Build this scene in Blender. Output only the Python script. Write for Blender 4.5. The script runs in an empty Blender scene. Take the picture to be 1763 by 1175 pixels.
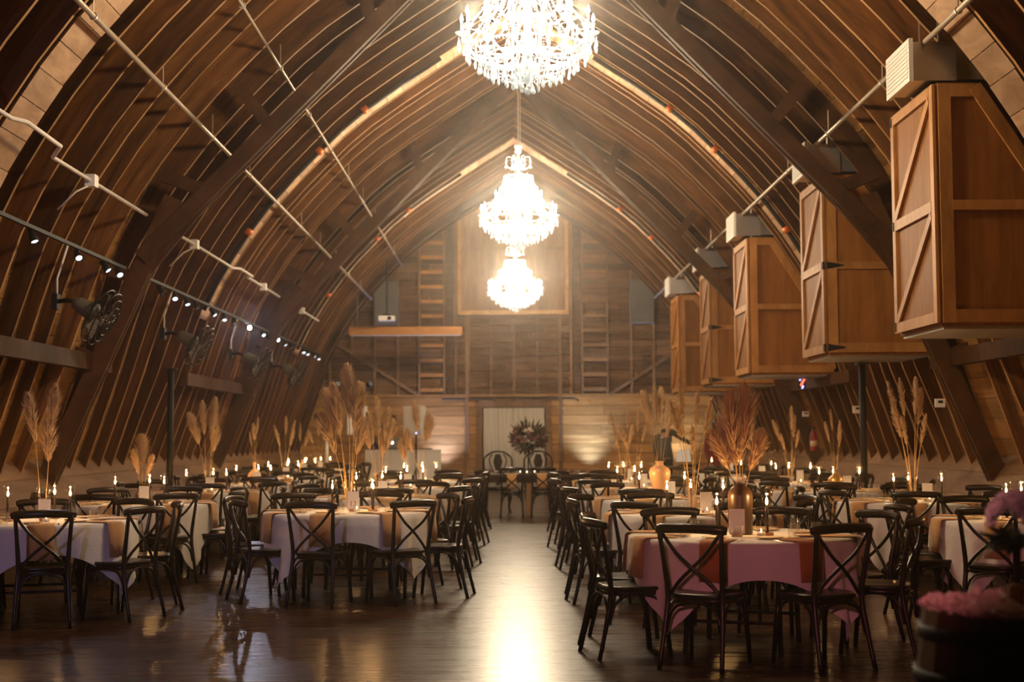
import bpy, math, random
from mathutils import Vector, Matrix
random.seed(7)
sc = bpy.context.scene
COL = sc.collection
PI = math.pi
R_ = math.radians

# ------------------------------------------------------------------ camera, world, exposure
cam_d = bpy.data.cameras.new('camera'); cam = bpy.data.objects.new('camera', cam_d); COL.objects.link(cam)
cam_d.sensor_width = 36; cam_d.lens = 50; cam_d.clip_end = 200
p_, y_, r_ = R_(3.8657), R_(0.218), R_(0.29)
fw = Vector((math.sin(y_)*math.cos(p_), math.cos(y_)*math.cos(p_), math.sin(p_)))
rt = Vector((math.cos(y_), -math.sin(y_), 0)); up = rt.cross(fw)
rt2 = rt*math.cos(r_) - up*math.sin(r_); up2 = rt*math.sin(r_) + up*math.cos(r_)
cam.matrix_world = Matrix(((rt2.x, up2.x, -fw.x, -.18), (rt2.y, up2.y, -fw.y, 0), (rt2.z, up2.z, -fw.z, 1.43), (0, 0, 0, 1)))
cam_d.dof.use_dof = True; cam_d.dof.focus_distance = 11.5; cam_d.dof.aperture_fstop = 2.0
sc.camera = cam
w = bpy.data.worlds.new('world'); sc.world = w; w.use_nodes = True
w.node_tree.nodes['Background'].inputs[0].default_value = (.5, .36, .25, 1)
w.node_tree.nodes['Background'].inputs[1].default_value = .005
HAZE = .003         # thin haze added through the hall to give the chandeliers a bloom-like glow
vol = w.node_tree.nodes.new('ShaderNodeVolumeScatter'); vol.inputs['Color'].default_value = (1, .94, .87, 1)
vol.inputs['Density'].default_value = HAZE; vol.inputs['Anisotropy'].default_value = .93
if HAZE: w.node_tree.links.new(vol.outputs[0], w.node_tree.nodes['World Output'].inputs['Volume'])
sc.view_settings.view_transform = 'Standard'; sc.view_settings.look = 'None'
sc.view_settings.gamma = 1; sc.view_settings.use_curve_mapping = False
sc.view_settings.exposure = 0.1
cy = sc.cycles; cy.max_bounces = 4; cy.diffuse_bounces = 2; cy.glossy_bounces = 2; cy.transmission_bounces = 2; cy.volume_bounces = 0; cy.transparent_max_bounces = 10
cy.use_adaptive_sampling = True; cy.adaptive_threshold = .08; cy.adaptive_min_samples = 16
CHAND_W = 880.0      # watts per chandelier
CANDLE_W = 2.6

# ------------------------------------------------------------------ helpers
class MB:
    def __init__(s): s.v = []; s.f = []
    def add(s, vs, fs):
        o = len(s.v); s.v += [tuple(q) for q in vs]; s.f += [tuple(i+o for i in f) for f in fs]; return s
    def box(s, c, d, m=None):
        x, y, z = d[0]/2, d[1]/2, d[2]/2
        vs = [Vector((a*x, b*y, e*z)) for e in (-1, 1) for b in (-1, 1) for a in (-1, 1)]
        if m: vs = [m @ q for q in vs]
        c = Vector(c)
        return s.add([q+c for q in vs], [(0,2,3,1),(4,5,7,6),(0,1,5,4),(2,6,7,3),(0,4,6,2),(1,3,7,5)])
    def mm(s, a, b):
        return s.box([(a[i]+b[i])/2 for i in range(3)], [abs(b[i]-a[i]) for i in range(3)])
    def bar(s, a, b, wd, th, side=(0, 1, 0)):
        # beam from a to b; th measured along `side`, wd across
        a, b, sd = Vector(a), Vector(b), Vector(side)
        d = (b-a).normalized(); n = d.cross(sd).normalized(); sd = n.cross(d).normalized()
        vs = [q + n*i*wd/2 + sd*j*th/2 for q in (a, b) for i, j in ((-1,-1),(1,-1),(1,1),(-1,1))]
        return s.add(vs, [(3,2,1,0),(4,5,6,7),(0,1,5,4),(1,2,6,5),(2,3,7,6),(3,0,4,7)])
    def tube(s, path, r, n=6, ell=None, caps=True):
        P = [Vector(q) for q in path]; k = len(P)
        rr = r if isinstance(r, (list, tuple)) else [r]*k
        vs = []; pn = None
        for i in range(k):
            t = (P[min(i+1, k-1)] - P[max(i-1, 0)]).normalized()
            if pn is None:
                a = Vector((0, 0, 1)) if abs(t.z) < .9 else Vector((1, 0, 0))
                pn = (a - t*a.dot(t)).normalized()
            else:
                pn = (pn - t*pn.dot(t)).normalized()
            bn = t.cross(pn)
            e = ell or (1, 1)
            for j in range(n):
                an = 2*PI*j/n
                vs.append(P[i] + (pn*math.cos(an)*e[0] + bn*math.sin(an)*e[1])*rr[i])
        fs = [(i*n+j, i*n+(j+1) % n, (i+1)*n+(j+1) % n, (i+1)*n+j) for i in range(k-1) for j in range(n)]
        if caps: fs += [tuple(range(n-1, -1, -1)), tuple((k-1)*n+j for j in range(n))]
        return s.add(vs, fs)
    def lathe(s, prof, n=16, c=(0, 0, 0), sx=1, sy=1):
        vs = []; k = len(prof)
        for r, z in prof:
            for j in range(n):
                a = 2*PI*j/n; vs.append((c[0]+r*math.cos(a)*sx, c[1]+r*math.sin(a)*sy, c[2]+z))
        fs = [(i*n+j, i*n+(j+1) % n, (i+1)*n+(j+1) % n, (i+1)*n+j) for i in range(k-1) for j in range(n)]
        if prof[0][0] > 1e-5: fs.append(tuple(range(n-1, -1, -1)))
        if prof[-1][0] > 1e-5: fs.append(tuple((k-1)*n+j for j in range(n)))
        return s.add(vs, fs)
    def prism(s, poly, a, b, ax='y'):
        # poly: 2d points; extruded between a and b along axis ax
        def P(u, v, t): return (u, t, v) if ax == 'y' else ((t, u, v) if ax == 'x' else (u, v, t))
        n = len(poly); vs = [P(u, v, a) for u, v in poly] + [P(u, v, b) for u, v in poly]
        return s.add(vs, [tuple(range(n)), tuple(range(2*n-1, n-1, -1))] + [(j, j+n, (j+1) % n+n, (j+1) % n) for j in range(n)])
    def loft(s, rings):
        n = len(rings[0]); vs = [q for r in rings for q in r]
        fs = [(i*n+j, i*n+(j+1) % n, (i+1)*n+(j+1) % n, (i+1)*n+j) for i in range(len(rings)-1) for j in range(n)]
        fs += [tuple(range(n-1, -1, -1)), tuple((len(rings)-1)*n+j for j in range(n))]
        return s.add(vs, fs)
    def mesh(s, name, mat, smooth=False):
        me = bpy.data.meshes.new(name); me.from_pydata(s.v, [], s.f); me.validate()
        if mat: me.materials.append(mat)
        if smooth:
            me.polygons.foreach_set('use_smooth', [True]*len(me.polygons))
        me.update(); return me
    def build(s, name, mat, parent=None, smooth=False, **k):
        return obj(name, s.mesh(name, mat, smooth), parent, **k)

def obj(name, me, parent=None, loc=None, rot=None, **props):
    o = bpy.data.objects.new(name, me); COL.objects.link(o)
    if loc is not None: o.location = loc
    if rot is not None: o.rotation_euler = rot
    if parent is not None: o.parent = parent
    for k, v in props.items():
        if v is not None: o[k] = v
    return o
def thing(name, label, category, loc=(0, 0, 0), rz=0, group=None):
    return obj(name, None, None, loc, (0, 0, rz), label=label, category=category, group=group)
def tag(o, label, category, group=None):
    o['label'] = label; o['category'] = category
    if group: o['group'] = group
    return o
def clone(o, parent=None):
    c = o.copy(); COL.objects.link(c); c.parent = parent
    for ch in KIDS.get(o.name, ()): clone(ch, c)
    return c
KIDS = {}
def note(o):
    KIDS[o.name] = list(o.children)
    for ch in KIDS[o.name]: note(ch)
def place(proto, loc, rz, label, group=None, used=set()):
    if proto.name not in used:
        note(proto)
        used.add(proto.name); o = proto
    else: o = clone(proto)
    o.location = loc; o.rotation_euler = (0, 0, rz); o['label'] = label
    if group: o['group'] = group
    return o
def light(name, kind, loc, power, color, parent=None, radius=.03, **k):
    d = bpy.data.lights.new(name, kind); d.energy = power; d.color = color
    if kind in ('POINT', 'SPOT'): d.shadow_soft_size = radius
    for a, b in k.items():
        if a not in ('rot',): setattr(d, a, b)
    o = bpy.data.objects.new(name, d); COL.objects.link(o); o.location = loc
    if 'rot' in k: o.rotation_euler = k['rot']
    if parent is not None: o.parent = parent
    return o
def aim(o, target):
    d = (Vector(target) - o.location).normalized(); o.rotation_euler = d.to_track_quat('-Z', 'Y').to_euler()

# ------------------------------------------------------------------ materials
def nodes(name):
    m = bpy.data.materials.new(name); m.use_nodes = True; nt = m.node_tree
    return m, nt, nt.nodes['Principled BSDF'], nt.nodes, nt.links
def plain(name, col, rough=.6, metal=0, spec=.5, bump=0, bscale=60, emit=None, es=0, sheen=0):
    m, nt, b, N, L = nodes(name)
    b.inputs['Base Color'].default_value = (*col, 1); b.inputs['Roughness'].default_value = rough
    b.inputs['Metallic'].default_value = metal; b.inputs['Specular IOR Level'].default_value = spec
    if sheen: b.inputs['Sheen Weight'].default_value = sheen
    if emit: b.inputs['Emission Color'].default_value = (*emit, 1); b.inputs['Emission Strength'].default_value = es
    if bump:
        n = N.new('ShaderNodeTexNoise'); n.inputs['Scale'].default_value = bscale
        tc = N.new('ShaderNodeTexCoord'); L.new(tc.outputs['Object'], n.inputs['Vector'])
        bp = N.new('ShaderNodeBump'); bp.inputs['Strength'].default_value = bump; bp.inputs['Distance'].default_value = .01
        L.new(n.outputs['Fac'], bp.inputs['Height']); L.new(bp.outputs['Normal'], b.inputs['Normal'])
    return m
def wood(name, dark, lite, rough=.6, scale=(8, 8, 8), var=.35, bump=.25, attr=None, spec=.3):
    m, nt, b, N, L = nodes(name)
    tc = N.new('ShaderNodeTexCoord'); oi = N.new('ShaderNodeObjectInfo')
    mp = N.new('ShaderNodeMapping'); mp.inputs['Scale'].default_value = scale
    sh = N.new('ShaderNodeVectorMath'); sh.operation = 'MULTIPLY'
    cx = N.new('ShaderNodeCombineXYZ')
    mu = N.new('ShaderNodeMath'); mu.operation = 'MULTIPLY'; mu.inputs[1].default_value = 37.0
    L.new(oi.outputs['Random'], mu.inputs[0])
    for i in range(3): L.new(mu.outputs[0], cx.inputs[i])
    ad = N.new('ShaderNodeVectorMath'); ad.operation = 'ADD'
    src = tc.outputs['Object']
    if attr:
        an = N.new('ShaderNodeAttribute'); an.attribute_name = attr; src = an.outputs['Vector']
    L.new(src, ad.inputs[0]); L.new(cx.outputs[0], ad.inputs[1])
    L.new(ad.outputs[0], mp.inputs['Vector'])
    n1 = N.new('ShaderNodeTexNoise'); n1.inputs['Scale'].default_value = 1; n1.inputs['Detail'].default_value = 3; n1.inputs['Roughness'].default_value = .65
    n1.inputs['Distortion'].default_value = .6
    L.new(mp.outputs[0], n1.inputs['Vector'])
    rp = N.new('ShaderNodeValToRGB'); e = rp.color_ramp.elements
    e[0].position = .3; e[0].color = (*dark, 1); e[1].position = .72; e[1].color = (*lite, 1)
    L.new(n1.outputs['Fac'], rp.inputs[0])
    hv = N.new('ShaderNodeHueSaturation')
    mr = N.new('ShaderNodeMapRange'); mr.inputs[3].default_value = 1-var; mr.inputs[4].default_value = 1+var
    L.new(oi.outputs['Random'], mr.inputs[0]); L.new(mr.outputs[0], hv.inputs['Value']); L.new(rp.outputs[0], hv.inputs['Color'])
    L.new(hv.outputs[0], b.inputs['Base Color'])
    b.inputs['Roughness'].default_value = rough; b.inputs['Specular IOR Level'].default_value = spec
    bp = N.new('ShaderNodeBump'); bp.inputs['Strength'].default_value = bump; bp.inputs['Distance'].default_value = .004
    L.new(n1.outputs['Fac'], bp.inputs['Height']); L.new(bp.outputs['Normal'], b.inputs['Normal'])
    return m
def glass(name, col=(1, 1, 1), rough=.02, base=.06):
    m = bpy.data.materials.new(name); m.use_nodes = True; nt = m.node_tree; N, L = nt.nodes, nt.links
    N.remove(N['Principled BSDF'])
    t = N.new('ShaderNodeBsdfTransparent'); t.inputs[0].default_value = (*col, 1)
    g = N.new('ShaderNodeBsdfGlossy'); g.inputs['Roughness'].default_value = rough
    fr = N.new('ShaderNodeLayerWeight'); fr.inputs[0].default_value = .5
    pw = N.new('ShaderNodeMath'); pw.operation = 'POWER'; pw.inputs[1].default_value = 4; L.new(fr.outputs['Facing'], pw.inputs[0])
    mx = N.new('ShaderNodeMixShader'); ad = N.new('ShaderNodeMath'); ad.operation = 'MULTIPLY_ADD'; ad.inputs[1].default_value = .6; ad.inputs[2].default_value = base; ad.use_clamp = True
    L.new(pw.outputs[0], ad.inputs[0]); L.new(ad.outputs[0], mx.inputs[0]); L.new(t.outputs[0], mx.inputs[1]); L.new(g.outputs[0], mx.inputs[2])
    L.new(mx.outputs[0], N['Material Output'].inputs[0])
    return m
def crystal(name):
    m = bpy.data.materials.new(name); m.use_nodes = True; nt = m.node_tree; N, L = nt.nodes, nt.links
    N.remove(N['Principled BSDF'])
    t = N.new('ShaderNodeBsdfTranslucent'); t.inputs[0].default_value = (.74, .88, 1, 1)
    d = N.new('ShaderNodeBsdfDiffuse'); d.inputs[0].default_value = (.72, .86, 1, 1)
    g = N.new('ShaderNodeBsdfGlossy'); g.inputs['Roughness'].default_value = .12
    tr = N.new('ShaderNodeBsdfTransparent')
    m1 = N.new('ShaderNodeMixShader'); m1.inputs[0].default_value = .35
    m2 = N.new('ShaderNodeMixShader'); m2.inputs[0].default_value = .3
    m3 = N.new('ShaderNodeMixShader'); m3.inputs[0].default_value = .3
    L.new(t.outputs[0], m1.inputs[1]); L.new(d.outputs[0], m1.inputs[2]); L.new(m1.outputs[0], m2.inputs[1]); L.new(g.outputs[0], m2.inputs[2])
    L.new(m2.outputs[0], N['Material Output'].inputs[0])
    return m
def cloth(name, col, rough=.85, trans=.0):
    m, nt, b, N, L = nodes(name)
    b.inputs['Base Color'].default_value = (*col, 1); b.inputs['Roughness'].default_value = rough
    b.inputs['Specular IOR Level'].default_value = .15; b.inputs['Sheen Weight'].default_value = .25
    tc = N.new('ShaderNodeTexCoord'); n = N.new('ShaderNodeTexNoise'); n.inputs['Scale'].default_value = 14; n.inputs['Detail'].default_value = 4
    L.new(tc.outputs['Object'], n.inputs['Vector'])
    bp = N.new('ShaderNodeBump'); bp.inputs['Strength'].default_value = .25; bp.inputs['Distance'].default_value = .02
    L.new(n.outputs['Fac'], bp.inputs['Height']); L.new(bp.outputs['Normal'], b.inputs['Normal'])
    return m
def emit(name, col, s):
    m = bpy.data.materials.new(name); m.use_nodes = True; nt = m.node_tree
    nt.nodes.remove(nt.nodes['Principled BSDF']); e = nt.nodes.new('ShaderNodeEmission')
    e.inputs[0].default_value = (*col, 1); e.inputs[1].default_value = s
    nt.links.new(e.outputs[0], nt.nodes['Material Output'].inputs[0]); return m
def floor_mat():
    m, nt, b, N, L = nodes('floor_boards')
    tc = N.new('ShaderNodeTexCoord')
    br = N.new('ShaderNodeTexBrick'); br.offset = .37; br.offset_frequency = 2
    br.inputs['Scale'].default_value = 1; br.inputs['Brick Width'].default_value = 1.7; br.inputs['Row Height'].default_value = .082
    br.inputs['Mortar Size'].default_value = .0022; br.inputs['Bias'].default_value = -.1
    br.inputs['Color1'].default_value = (.050, .020, .008, 1); br.inputs['Color2'].default_value = (.095, .042, .018, 1); br.inputs['Mortar'].default_value = (.012, .006, .003, 1)
    L.new(tc.outputs['Object'], br.inputs['Vector'])
    mp = N.new('ShaderNodeMapping'); mp.inputs['Scale'].default_value = (3, 60, 1); L.new(tc.outputs['Object'], mp.inputs[0])
    n = N.new('ShaderNodeTexNoise'); n.inputs['Scale'].default_value = 1; n.inputs['Detail'].default_value = 5; L.new(mp.outputs[0], n.inputs['Vector'])
    mx = N.new('ShaderNodeMix'); mx.data_type = 'RGBA'; mx.blend_type = 'MULTIPLY'; mx.inputs[0].default_value = .6
    L.new(br.outputs['Color'], mx.inputs[6]); L.new(n.outputs['Fac'], mx.inputs[7]); L.new(mx.outputs[2], b.inputs['Base Color'])
    n2 = N.new('ShaderNodeTexNoise'); n2.inputs['Scale'].default_value = 1; n2.inputs['Detail'].default_value = 4
    mp2 = N.new('ShaderNodeMapping'); mp2.inputs['Scale'].default_value = (.9, 13, 1); L.new(tc.outputs['Object'], mp2.inputs[0]); L.new(mp2.outputs[0], n2.inputs['Vector'])
    mr = N.new('ShaderNodeMapRange'); mr.inputs[3].default_value = .22; mr.inputs[4].default_value = .34
    L.new(n2.outputs['Fac'], mr.inputs[0]); L.new(mr.outputs[0], b.inputs['Roughness'])
    b.inputs['Specular IOR Level'].default_value = .55
    ad = N.new('ShaderNodeMath'); ad.operation = 'MULTIPLY_ADD'; ad.inputs[1].default_value = -1; L.new(br.outputs['Fac'], ad.inputs[0]); 
    ms = N.new('ShaderNodeMath'); ms.operation = 'MULTIPLY'; ms.inputs[1].default_value = .35; L.new(n.outputs['Fac'], ms.inputs[0]); L.new(ms.outputs[0], ad.inputs[2])
    bp = N.new('ShaderNodeBump'); bp.inputs['Strength'].default_value = .45; bp.inputs['Distance'].default_value = .002
    L.new(ad.outputs[0], bp.inputs['Height']); L.new(bp.outputs['Normal'], b.inputs['Normal'])
    return m

M = {}
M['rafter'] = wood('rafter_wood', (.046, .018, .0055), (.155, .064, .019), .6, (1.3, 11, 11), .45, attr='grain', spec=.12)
M['rafter_lit_edge'] = wood('rafter_lit_edge_wood', (.24, .115, .04), (.46, .25, .095), .6, (1.3, 11, 11), .3, attr='grain', spec=.12)  # lighter copy of the rafter wood: chandelier light painted in, faces darkened against it
M['sheath'] = wood('sheathing_wood', (.25, .115, .033), (.50, .255, .085), .6, (9, .8, 9), .3, spec=.15)
M['chase'] = wood('pale_board_wood', (.30, .17, .09), (.52, .33, .2), .6, (6, 2, 6), .25)
M['truss'] = wood('truss_wood', (.045, .018, .006), (.10, .042, .014), .6, (2.5, 9, 2.5), .2, spec=.12)
M['back'] = wood('back_wall_wood', (.075, .035, .016), (.24, .125, .06), .7, (.9, 6, 10), .35, .35)
M['stud'] = wood('stud_wood', (.17, .083, .036), (.33, .18, .085), .6, (6, 6, 1), .2)
M['wain'] = wood('wainscot_wood', (.28, .115, .027), (.54, .275, .08), .45, (.9, 6, 9), .25)
M['pine'] = wood('pine_frame_wood', (.42, .2, .06), (.62, .34, .12), .45, (5, 5, 5), .12)
M['ply'] = wood('plywood', (.22, .082, .015), (.37, .15, .036), .55, (7, 7, 1.1), .12, .1, spec=.15)
M['plyframe'] = wood('box_frame_wood', (.34, .14, .033), (.54, .255, .074), .5, (5, 5, 2), .15)
M['skirt'] = wood('skirt_wood', (.13, .065, .027), (.26, .14, .065), .65, (6, .8, 6), .25)
M['beam'] = wood('orange_beam_wood', (.38, .15, .035), (.55, .25, .07), .45, (1.5, 6, 6), .1)
M['chair'] = wood('chair_wood', (.006, .0032, .002), (.018, .009, .0055), .3, (12, 12, 4), .25, .08, spec=.38)
M['darkwood'] = wood('dark_table_wood', (.035, .016, .008), (.075, .036, .018), .4, (2, 9, 9), .2)
M['floor'] = floor_mat()
M['steel'] = plain('galvanised_steel', (.55, .53, .5), .38, .9)
M['pipe'] = plain('pipe_paint', (.50, .42, .33), .4, .5)
M['black'] = plain('black_metal', (.010, .009, .008), .6, spec=.25)
M['blackiron'] = plain('black_pipe', (.02, .017, .014), .4, .4)
M['copper'] = plain('orange_coupling', (.62, .16, .04), .4, .2)
M['white'] = plain('white_paint', (.78, .74, .68), .5)
M['grey'] = plain('grey_fabric', (.17, .15, .13), .9)
M['cloth'] = cloth('white_linen', (.78, .75, .71))
M['napkin'] = cloth('tan_linen', (.56, .31, .13))
M['rust'] = cloth('rust_linen', (.42, .15, .045))
M['card'] = plain('card_stock', (.83, .80, .76), .7)
M['ink'] = plain('brown_ink', (.33, .13, .05), .6)
M['block'] = wood('block_wood', (.32, .13, .045), (.5, .24, .1), .5, (20, 20, 20))
M['glass'] = glass('clear_glass')
M['crystal'] = crystal('cut_crystal')
M['silver'] = plain('silver_metal', (.85, .83, .8), .15, 1)
M['taper'] = plain('dark_taper', (.03, .014, .008), .35)
M['flame'] = emit('candle_flame', (1, .55, .2), 45)
M['bulb'] = emit('chandelier_bulb', (.95, .97, 1), 30)
M['pampas'] = plain('pampas_plume', (.68, .44, .21), .9, sheen=.3)
M['pampas2'] = plain('rust_plume', (.62, .39, .19), .9, sheen=.3)
M['stalk'] = plain('pampas_stalk', (.55, .34, .13), .7)
M['clay'] = plain('tan_ceramic', (.66, .38, .19), .32, bump=.05)
M['cream'] = plain('cream_ceramic', (.74, .56, .34), .4)
M['gold'] = plain('bronze_ceramic', (.28, .17, .06), .3, .5)
M['brown'] = plain('dark_brown_ceramic', (.05, .024, .012), .35)
M['water'] = glass('water', (.93, .95, .95), .01, .04)

# ------------------------------------------------------------------ the barn shell
ARCH0 = [(5.68, .85), (5.6, 1.1), (5.19, 2.33), (4.84, 3.4), (4.42, 4.2), (3.85, 5.02), (3.08, 5.86), (2.38, 6.5), (1.22, 7.3), (0, 8.08)]
def catmull(P, sub=3):
    out = []
    for i in range(len(P)-1):
        a, b, c, d = P[max(i-1, 0)], P[i], P[i+1], P[min(i+2, len(P)-1)]
        for k in range(sub):
            t = k/sub
            out.append(tuple(.5*(2*b[j]+(c[j]-a[j])*t+(2*a[j]-5*b[j]+4*c[j]-d[j])*t*t+(3*b[j]-a[j]-3*c[j]+d[j])*t**3) for j in range(len(P[0]))))
    return out + [tuple(P[-1])]
ARCH = catmull(ARCH0, 2)
def arch_off(d):
    out = []
    for i, (x, z) in enumerate(ARCH):
        a, b = ARCH[max(i-1, 0)], ARCH[min(i+1, len(ARCH)-1)]
        tx, tz = b[0]-a[0], b[1]-a[1]; l = math.hypot(tx, tz)
        e = d(z) if callable(d) else d
        out.append((x + tz/l*e, z - tx/l*e))
    x0, z0 = out[-1]; x1, z1 = out[-2]
    if abs(x0) > 1e-6: t = x1/(x1-x0); out[-1] = (0, z1+(z0-z1)*t)
    return out
def arch_len(P):
    L = [0]
    for a, b in zip(P, P[1:]): L.append(L[-1]+math.hypot(b[0]-a[0], b[1]-a[1]))
    return L
def arch_at(P, L, s):
    s = max(0, min(s, L[-1]))
    for i in range(len(L)-1):
        if s <= L[i+1]+1e-9:
            t = (s-L[i])/(L[i+1]-L[i]); return (P[i][0]+(P[i+1][0]-P[i][0])*t, P[i][1]+(P[i+1][1]-P[i][1])*t)
    return P[-1]
def arch_x(z, off=0):
    P = arch_off(off)
    for a, b in zip(P, P[1:]):
        if a[1] <= z <= b[1]: return a[0]+(b[0]-a[0])*(z-a[1])/(b[1]-a[1])
    return P[0][0] if z < P[0][1] else 0
Y0, Y1 = -1.2, 37.7
DEPTH = lambda z: .135+.16*max(0, min(1, (z-2.6)/2.2))     # rafters deepen towards the ridge
TRUSS_Y = [7.1, 16.7, 26.3]
BAND_Y = [12.2, 21.8, 31.4]
walls = {}
for sgn, side in ((-1, 'left'), (1, 'right')):
    walls[sgn] = obj('wall_'+side, None, kind='structure', label=side+' half of the arched barn roof with exposed rafters')

# rafters: bent boards on edge, one object each
outer = arch_off(DEPTH)
def rafter_mesh(sgn, inset):
    inner = arch_off(lambda z: -inset*max(0, min(1, (z-1.4)/1.2)))
    poly = [(sgn*x, z) for x, z in inner]; out = [(sgn*x, z) for x, z in outer]
    mb = MB(); n = len(poly); t = .021
    vs = [(x, -t, z) for x, z in poly] + [(x, -t, z) for x, z in out] + [(x, t, z) for x, z in poly] + [(x, t, z) for x, z in out]
    fs = []
    for i in range(n-1):
        fs += [(i, i+1, n+i+1, n+i), (2*n+i+1, 2*n+i, 3*n+i, 3*n+i+1), (i+1, i, 2*n+i, 2*n+i+1), (n+i, n+i+1, 3*n+i+1, 3*n+i)]
    fs += [(0, n, 3*n, 2*n), (n-1, 2*n+n-1, 4*n-1, 2*n-1)]
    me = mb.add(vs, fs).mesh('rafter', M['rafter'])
    me.materials.append(M['rafter_lit_edge'])
    for i in range(n-1): me.polygons[i*4+2].material_index = 1      # inner edge coloured paler, as if lit by the chandeliers
    SI = arch_len(inner); at = me.attributes.new('grain', 'FLOAT_VECTOR', 'POINT')     # grain runs along the bend
    flat = []
    for k in range(4*n):
        i = k % n; flat += [SI[i], .3 if (k//n) % 2 else 0, -t if k < 2*n else t]
    at.data.foreach_set('vector', flat)
    return me
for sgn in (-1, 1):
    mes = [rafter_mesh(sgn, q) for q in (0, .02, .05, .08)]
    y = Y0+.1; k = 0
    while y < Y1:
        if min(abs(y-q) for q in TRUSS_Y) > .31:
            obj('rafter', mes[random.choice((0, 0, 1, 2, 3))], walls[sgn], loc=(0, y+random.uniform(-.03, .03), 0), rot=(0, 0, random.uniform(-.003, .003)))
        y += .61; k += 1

# roof sheathing boards
sh = arch_off(lambda z: DEPTH(z)+.012); SL = arch_len(sh); bw = .255
for sgn in (-1, 1):
    k = 0; s = 0
    while s < SL[-1]-.02:
        s1 = min(s+bw, SL[-1]); y = Y0
        first = True
        while y < Y1:
            ln = random.uniform(5.5, 9.0) if not first else random.uniform(3, 8); first = False
            y1 = min(y+ln, Y1)
            if Y1-y1 < 1.5: y1 = Y1
            a = arch_at(sh, SL, s+.003); b = arch_at(sh, SL, s1-.003)
            nx, nz = (b[1]-a[1]), -(b[0]-a[0]); l = math.hypot(nx, nz); nx, nz = nx/l, nz/l
            o0 = random.uniform(0, .006); q = .022
            pts = [(a[0]+nx*o0, a[1]+nz*o0), (b[0]+nx*o0, b[1]+nz*o0), (b[0]+nx*(o0+q), b[1]+nz*(o0+q)), (a[0]+nx*(o0+q), a[1]+nz*(o0+q))]
            MB().prism([(sgn*x, z) for x, z in pts], y+.002, y1-.002).build('sheathing_board', M['sheath'], walls[sgn])
            y = y1
        s = s1

# pale board bands nailed over one bay, with the sprinkler main beside them
for yb in BAND_Y:
    P = arch_off(-.012); L = arch_len(P); s = 2.55
    for sgn in (-1, 1):
        s = 2.55
        while s < L[-1]-.05:
            s1 = min(s+random.uniform(.26, .33), L[-1])
            a = arch_at(P, L, s+.004); b = arch_at(P, L, s1-.004)
            nx, nz = (b[1]-a[1]), -(b[0]-a[0]); l = math.hypot(nx, nz); nx, nz = nx/l, nz/l
            o0 = random.uniform(-.008, 0); q = -.022
            pts = [(a[0]+nx*o0, a[1]+nz*o0), (b[0]+nx*o0, b[1]+nz*o0), (b[0]+nx*(o0+q), b[1]+nz*(o0+q)), (a[0]+nx*(o0+q), a[1]+nz*(o0+q))]
            MB().prism([(sgn*x, z) for x, z in pts], yb-.30, yb+.33).build('pale_board', M['chase'], walls[sgn])
            s = s1
        if yb > 15:
            pp = [(sgn*x, yb-.40, z) for x, z in arch_off(-.10)[6:-2]]
            pr = thing('sprinkler_pipe', 'black sprinkler pipe curving up the %s roof beside the %s pale board band' % ('left' if sgn < 0 else 'right', 'middle' if yb < 25 else 'far'), 'pipe')
            MB().tube(pp, .035, 8).build('pipe_run', M['blackiron'], pr, True)
            for k in (3, 6, 8):
                if k < len(pp)-1:
                    a, b = Vector(pp[k]), Vector(pp[k+1]); d = (b-a).normalized()
                    MB().tube([a-d*.05, a+d*.05], .058, 10).build('coupling', M['copper'], pr, True)
                    MB().tube([a+d*.0+Vector((0, -.07, 0)), a+Vector((0, .07, 0))], .022, 8).build('clamp_bolt', M['copper'], pr)

# trusses
def off2(a, b, d):
    tx, tz = b[0]-a[0], b[1]-a[1]; l = math.hypot(tx, tz); return (tz/l*d, -tx/l*d)
for yt in TRUSS_Y:
    for sgn in (-1, 1):
        W_ = walls[sgn]
        def P3(q, dy=0): return (sgn*q[0], yt+dy, q[1])
        ridge, knee, foot = (.12, 8.0), (4.22, 3.82), (5.62, .80)
        for dy, th in ((-.085, .055), (0, .06), (.085, .055)):
            MB().bar(P3((ridge[0], ridge[1]), dy), P3((knee[0]+.25, knee[1]-.27), dy), .19 if dy else .16, th).build('truss_chord', M['truss'], W_)
        for dy in (-.055, .055):
            MB().bar(P3((knee[0]-.12, knee[1]+.45), dy), P3(foot, dy), .22, .05).build('truss_post', M['truss'], W_)
        for a, b in (((1.75, 6.35), (1.95, 6.95)), ((2.95, 5.1), (3.35, 5.6)), ((3.72, 4.35), (4.25, 4.55)), ((4.45, 3.3), (4.95, 3.45)), ((4.85, 2.3), (5.25, 2.45))):
            MB().bar(P3(a), P3(b), .15, .14).build('strut', M['truss'], W_)
        MB().bar(P3((3.2, 4.9), .0), P3((4.75, 3.0), .0), .12, .05).build('knee_brace', M['truss'], W_)
        MB().bar((sgn*4.6, yt, 3.1), (sgn*5.1, yt+1.2, 3.2), .1, .06, (0, 0, 1)).build('wind_brace', M['truss'], W_)

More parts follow.
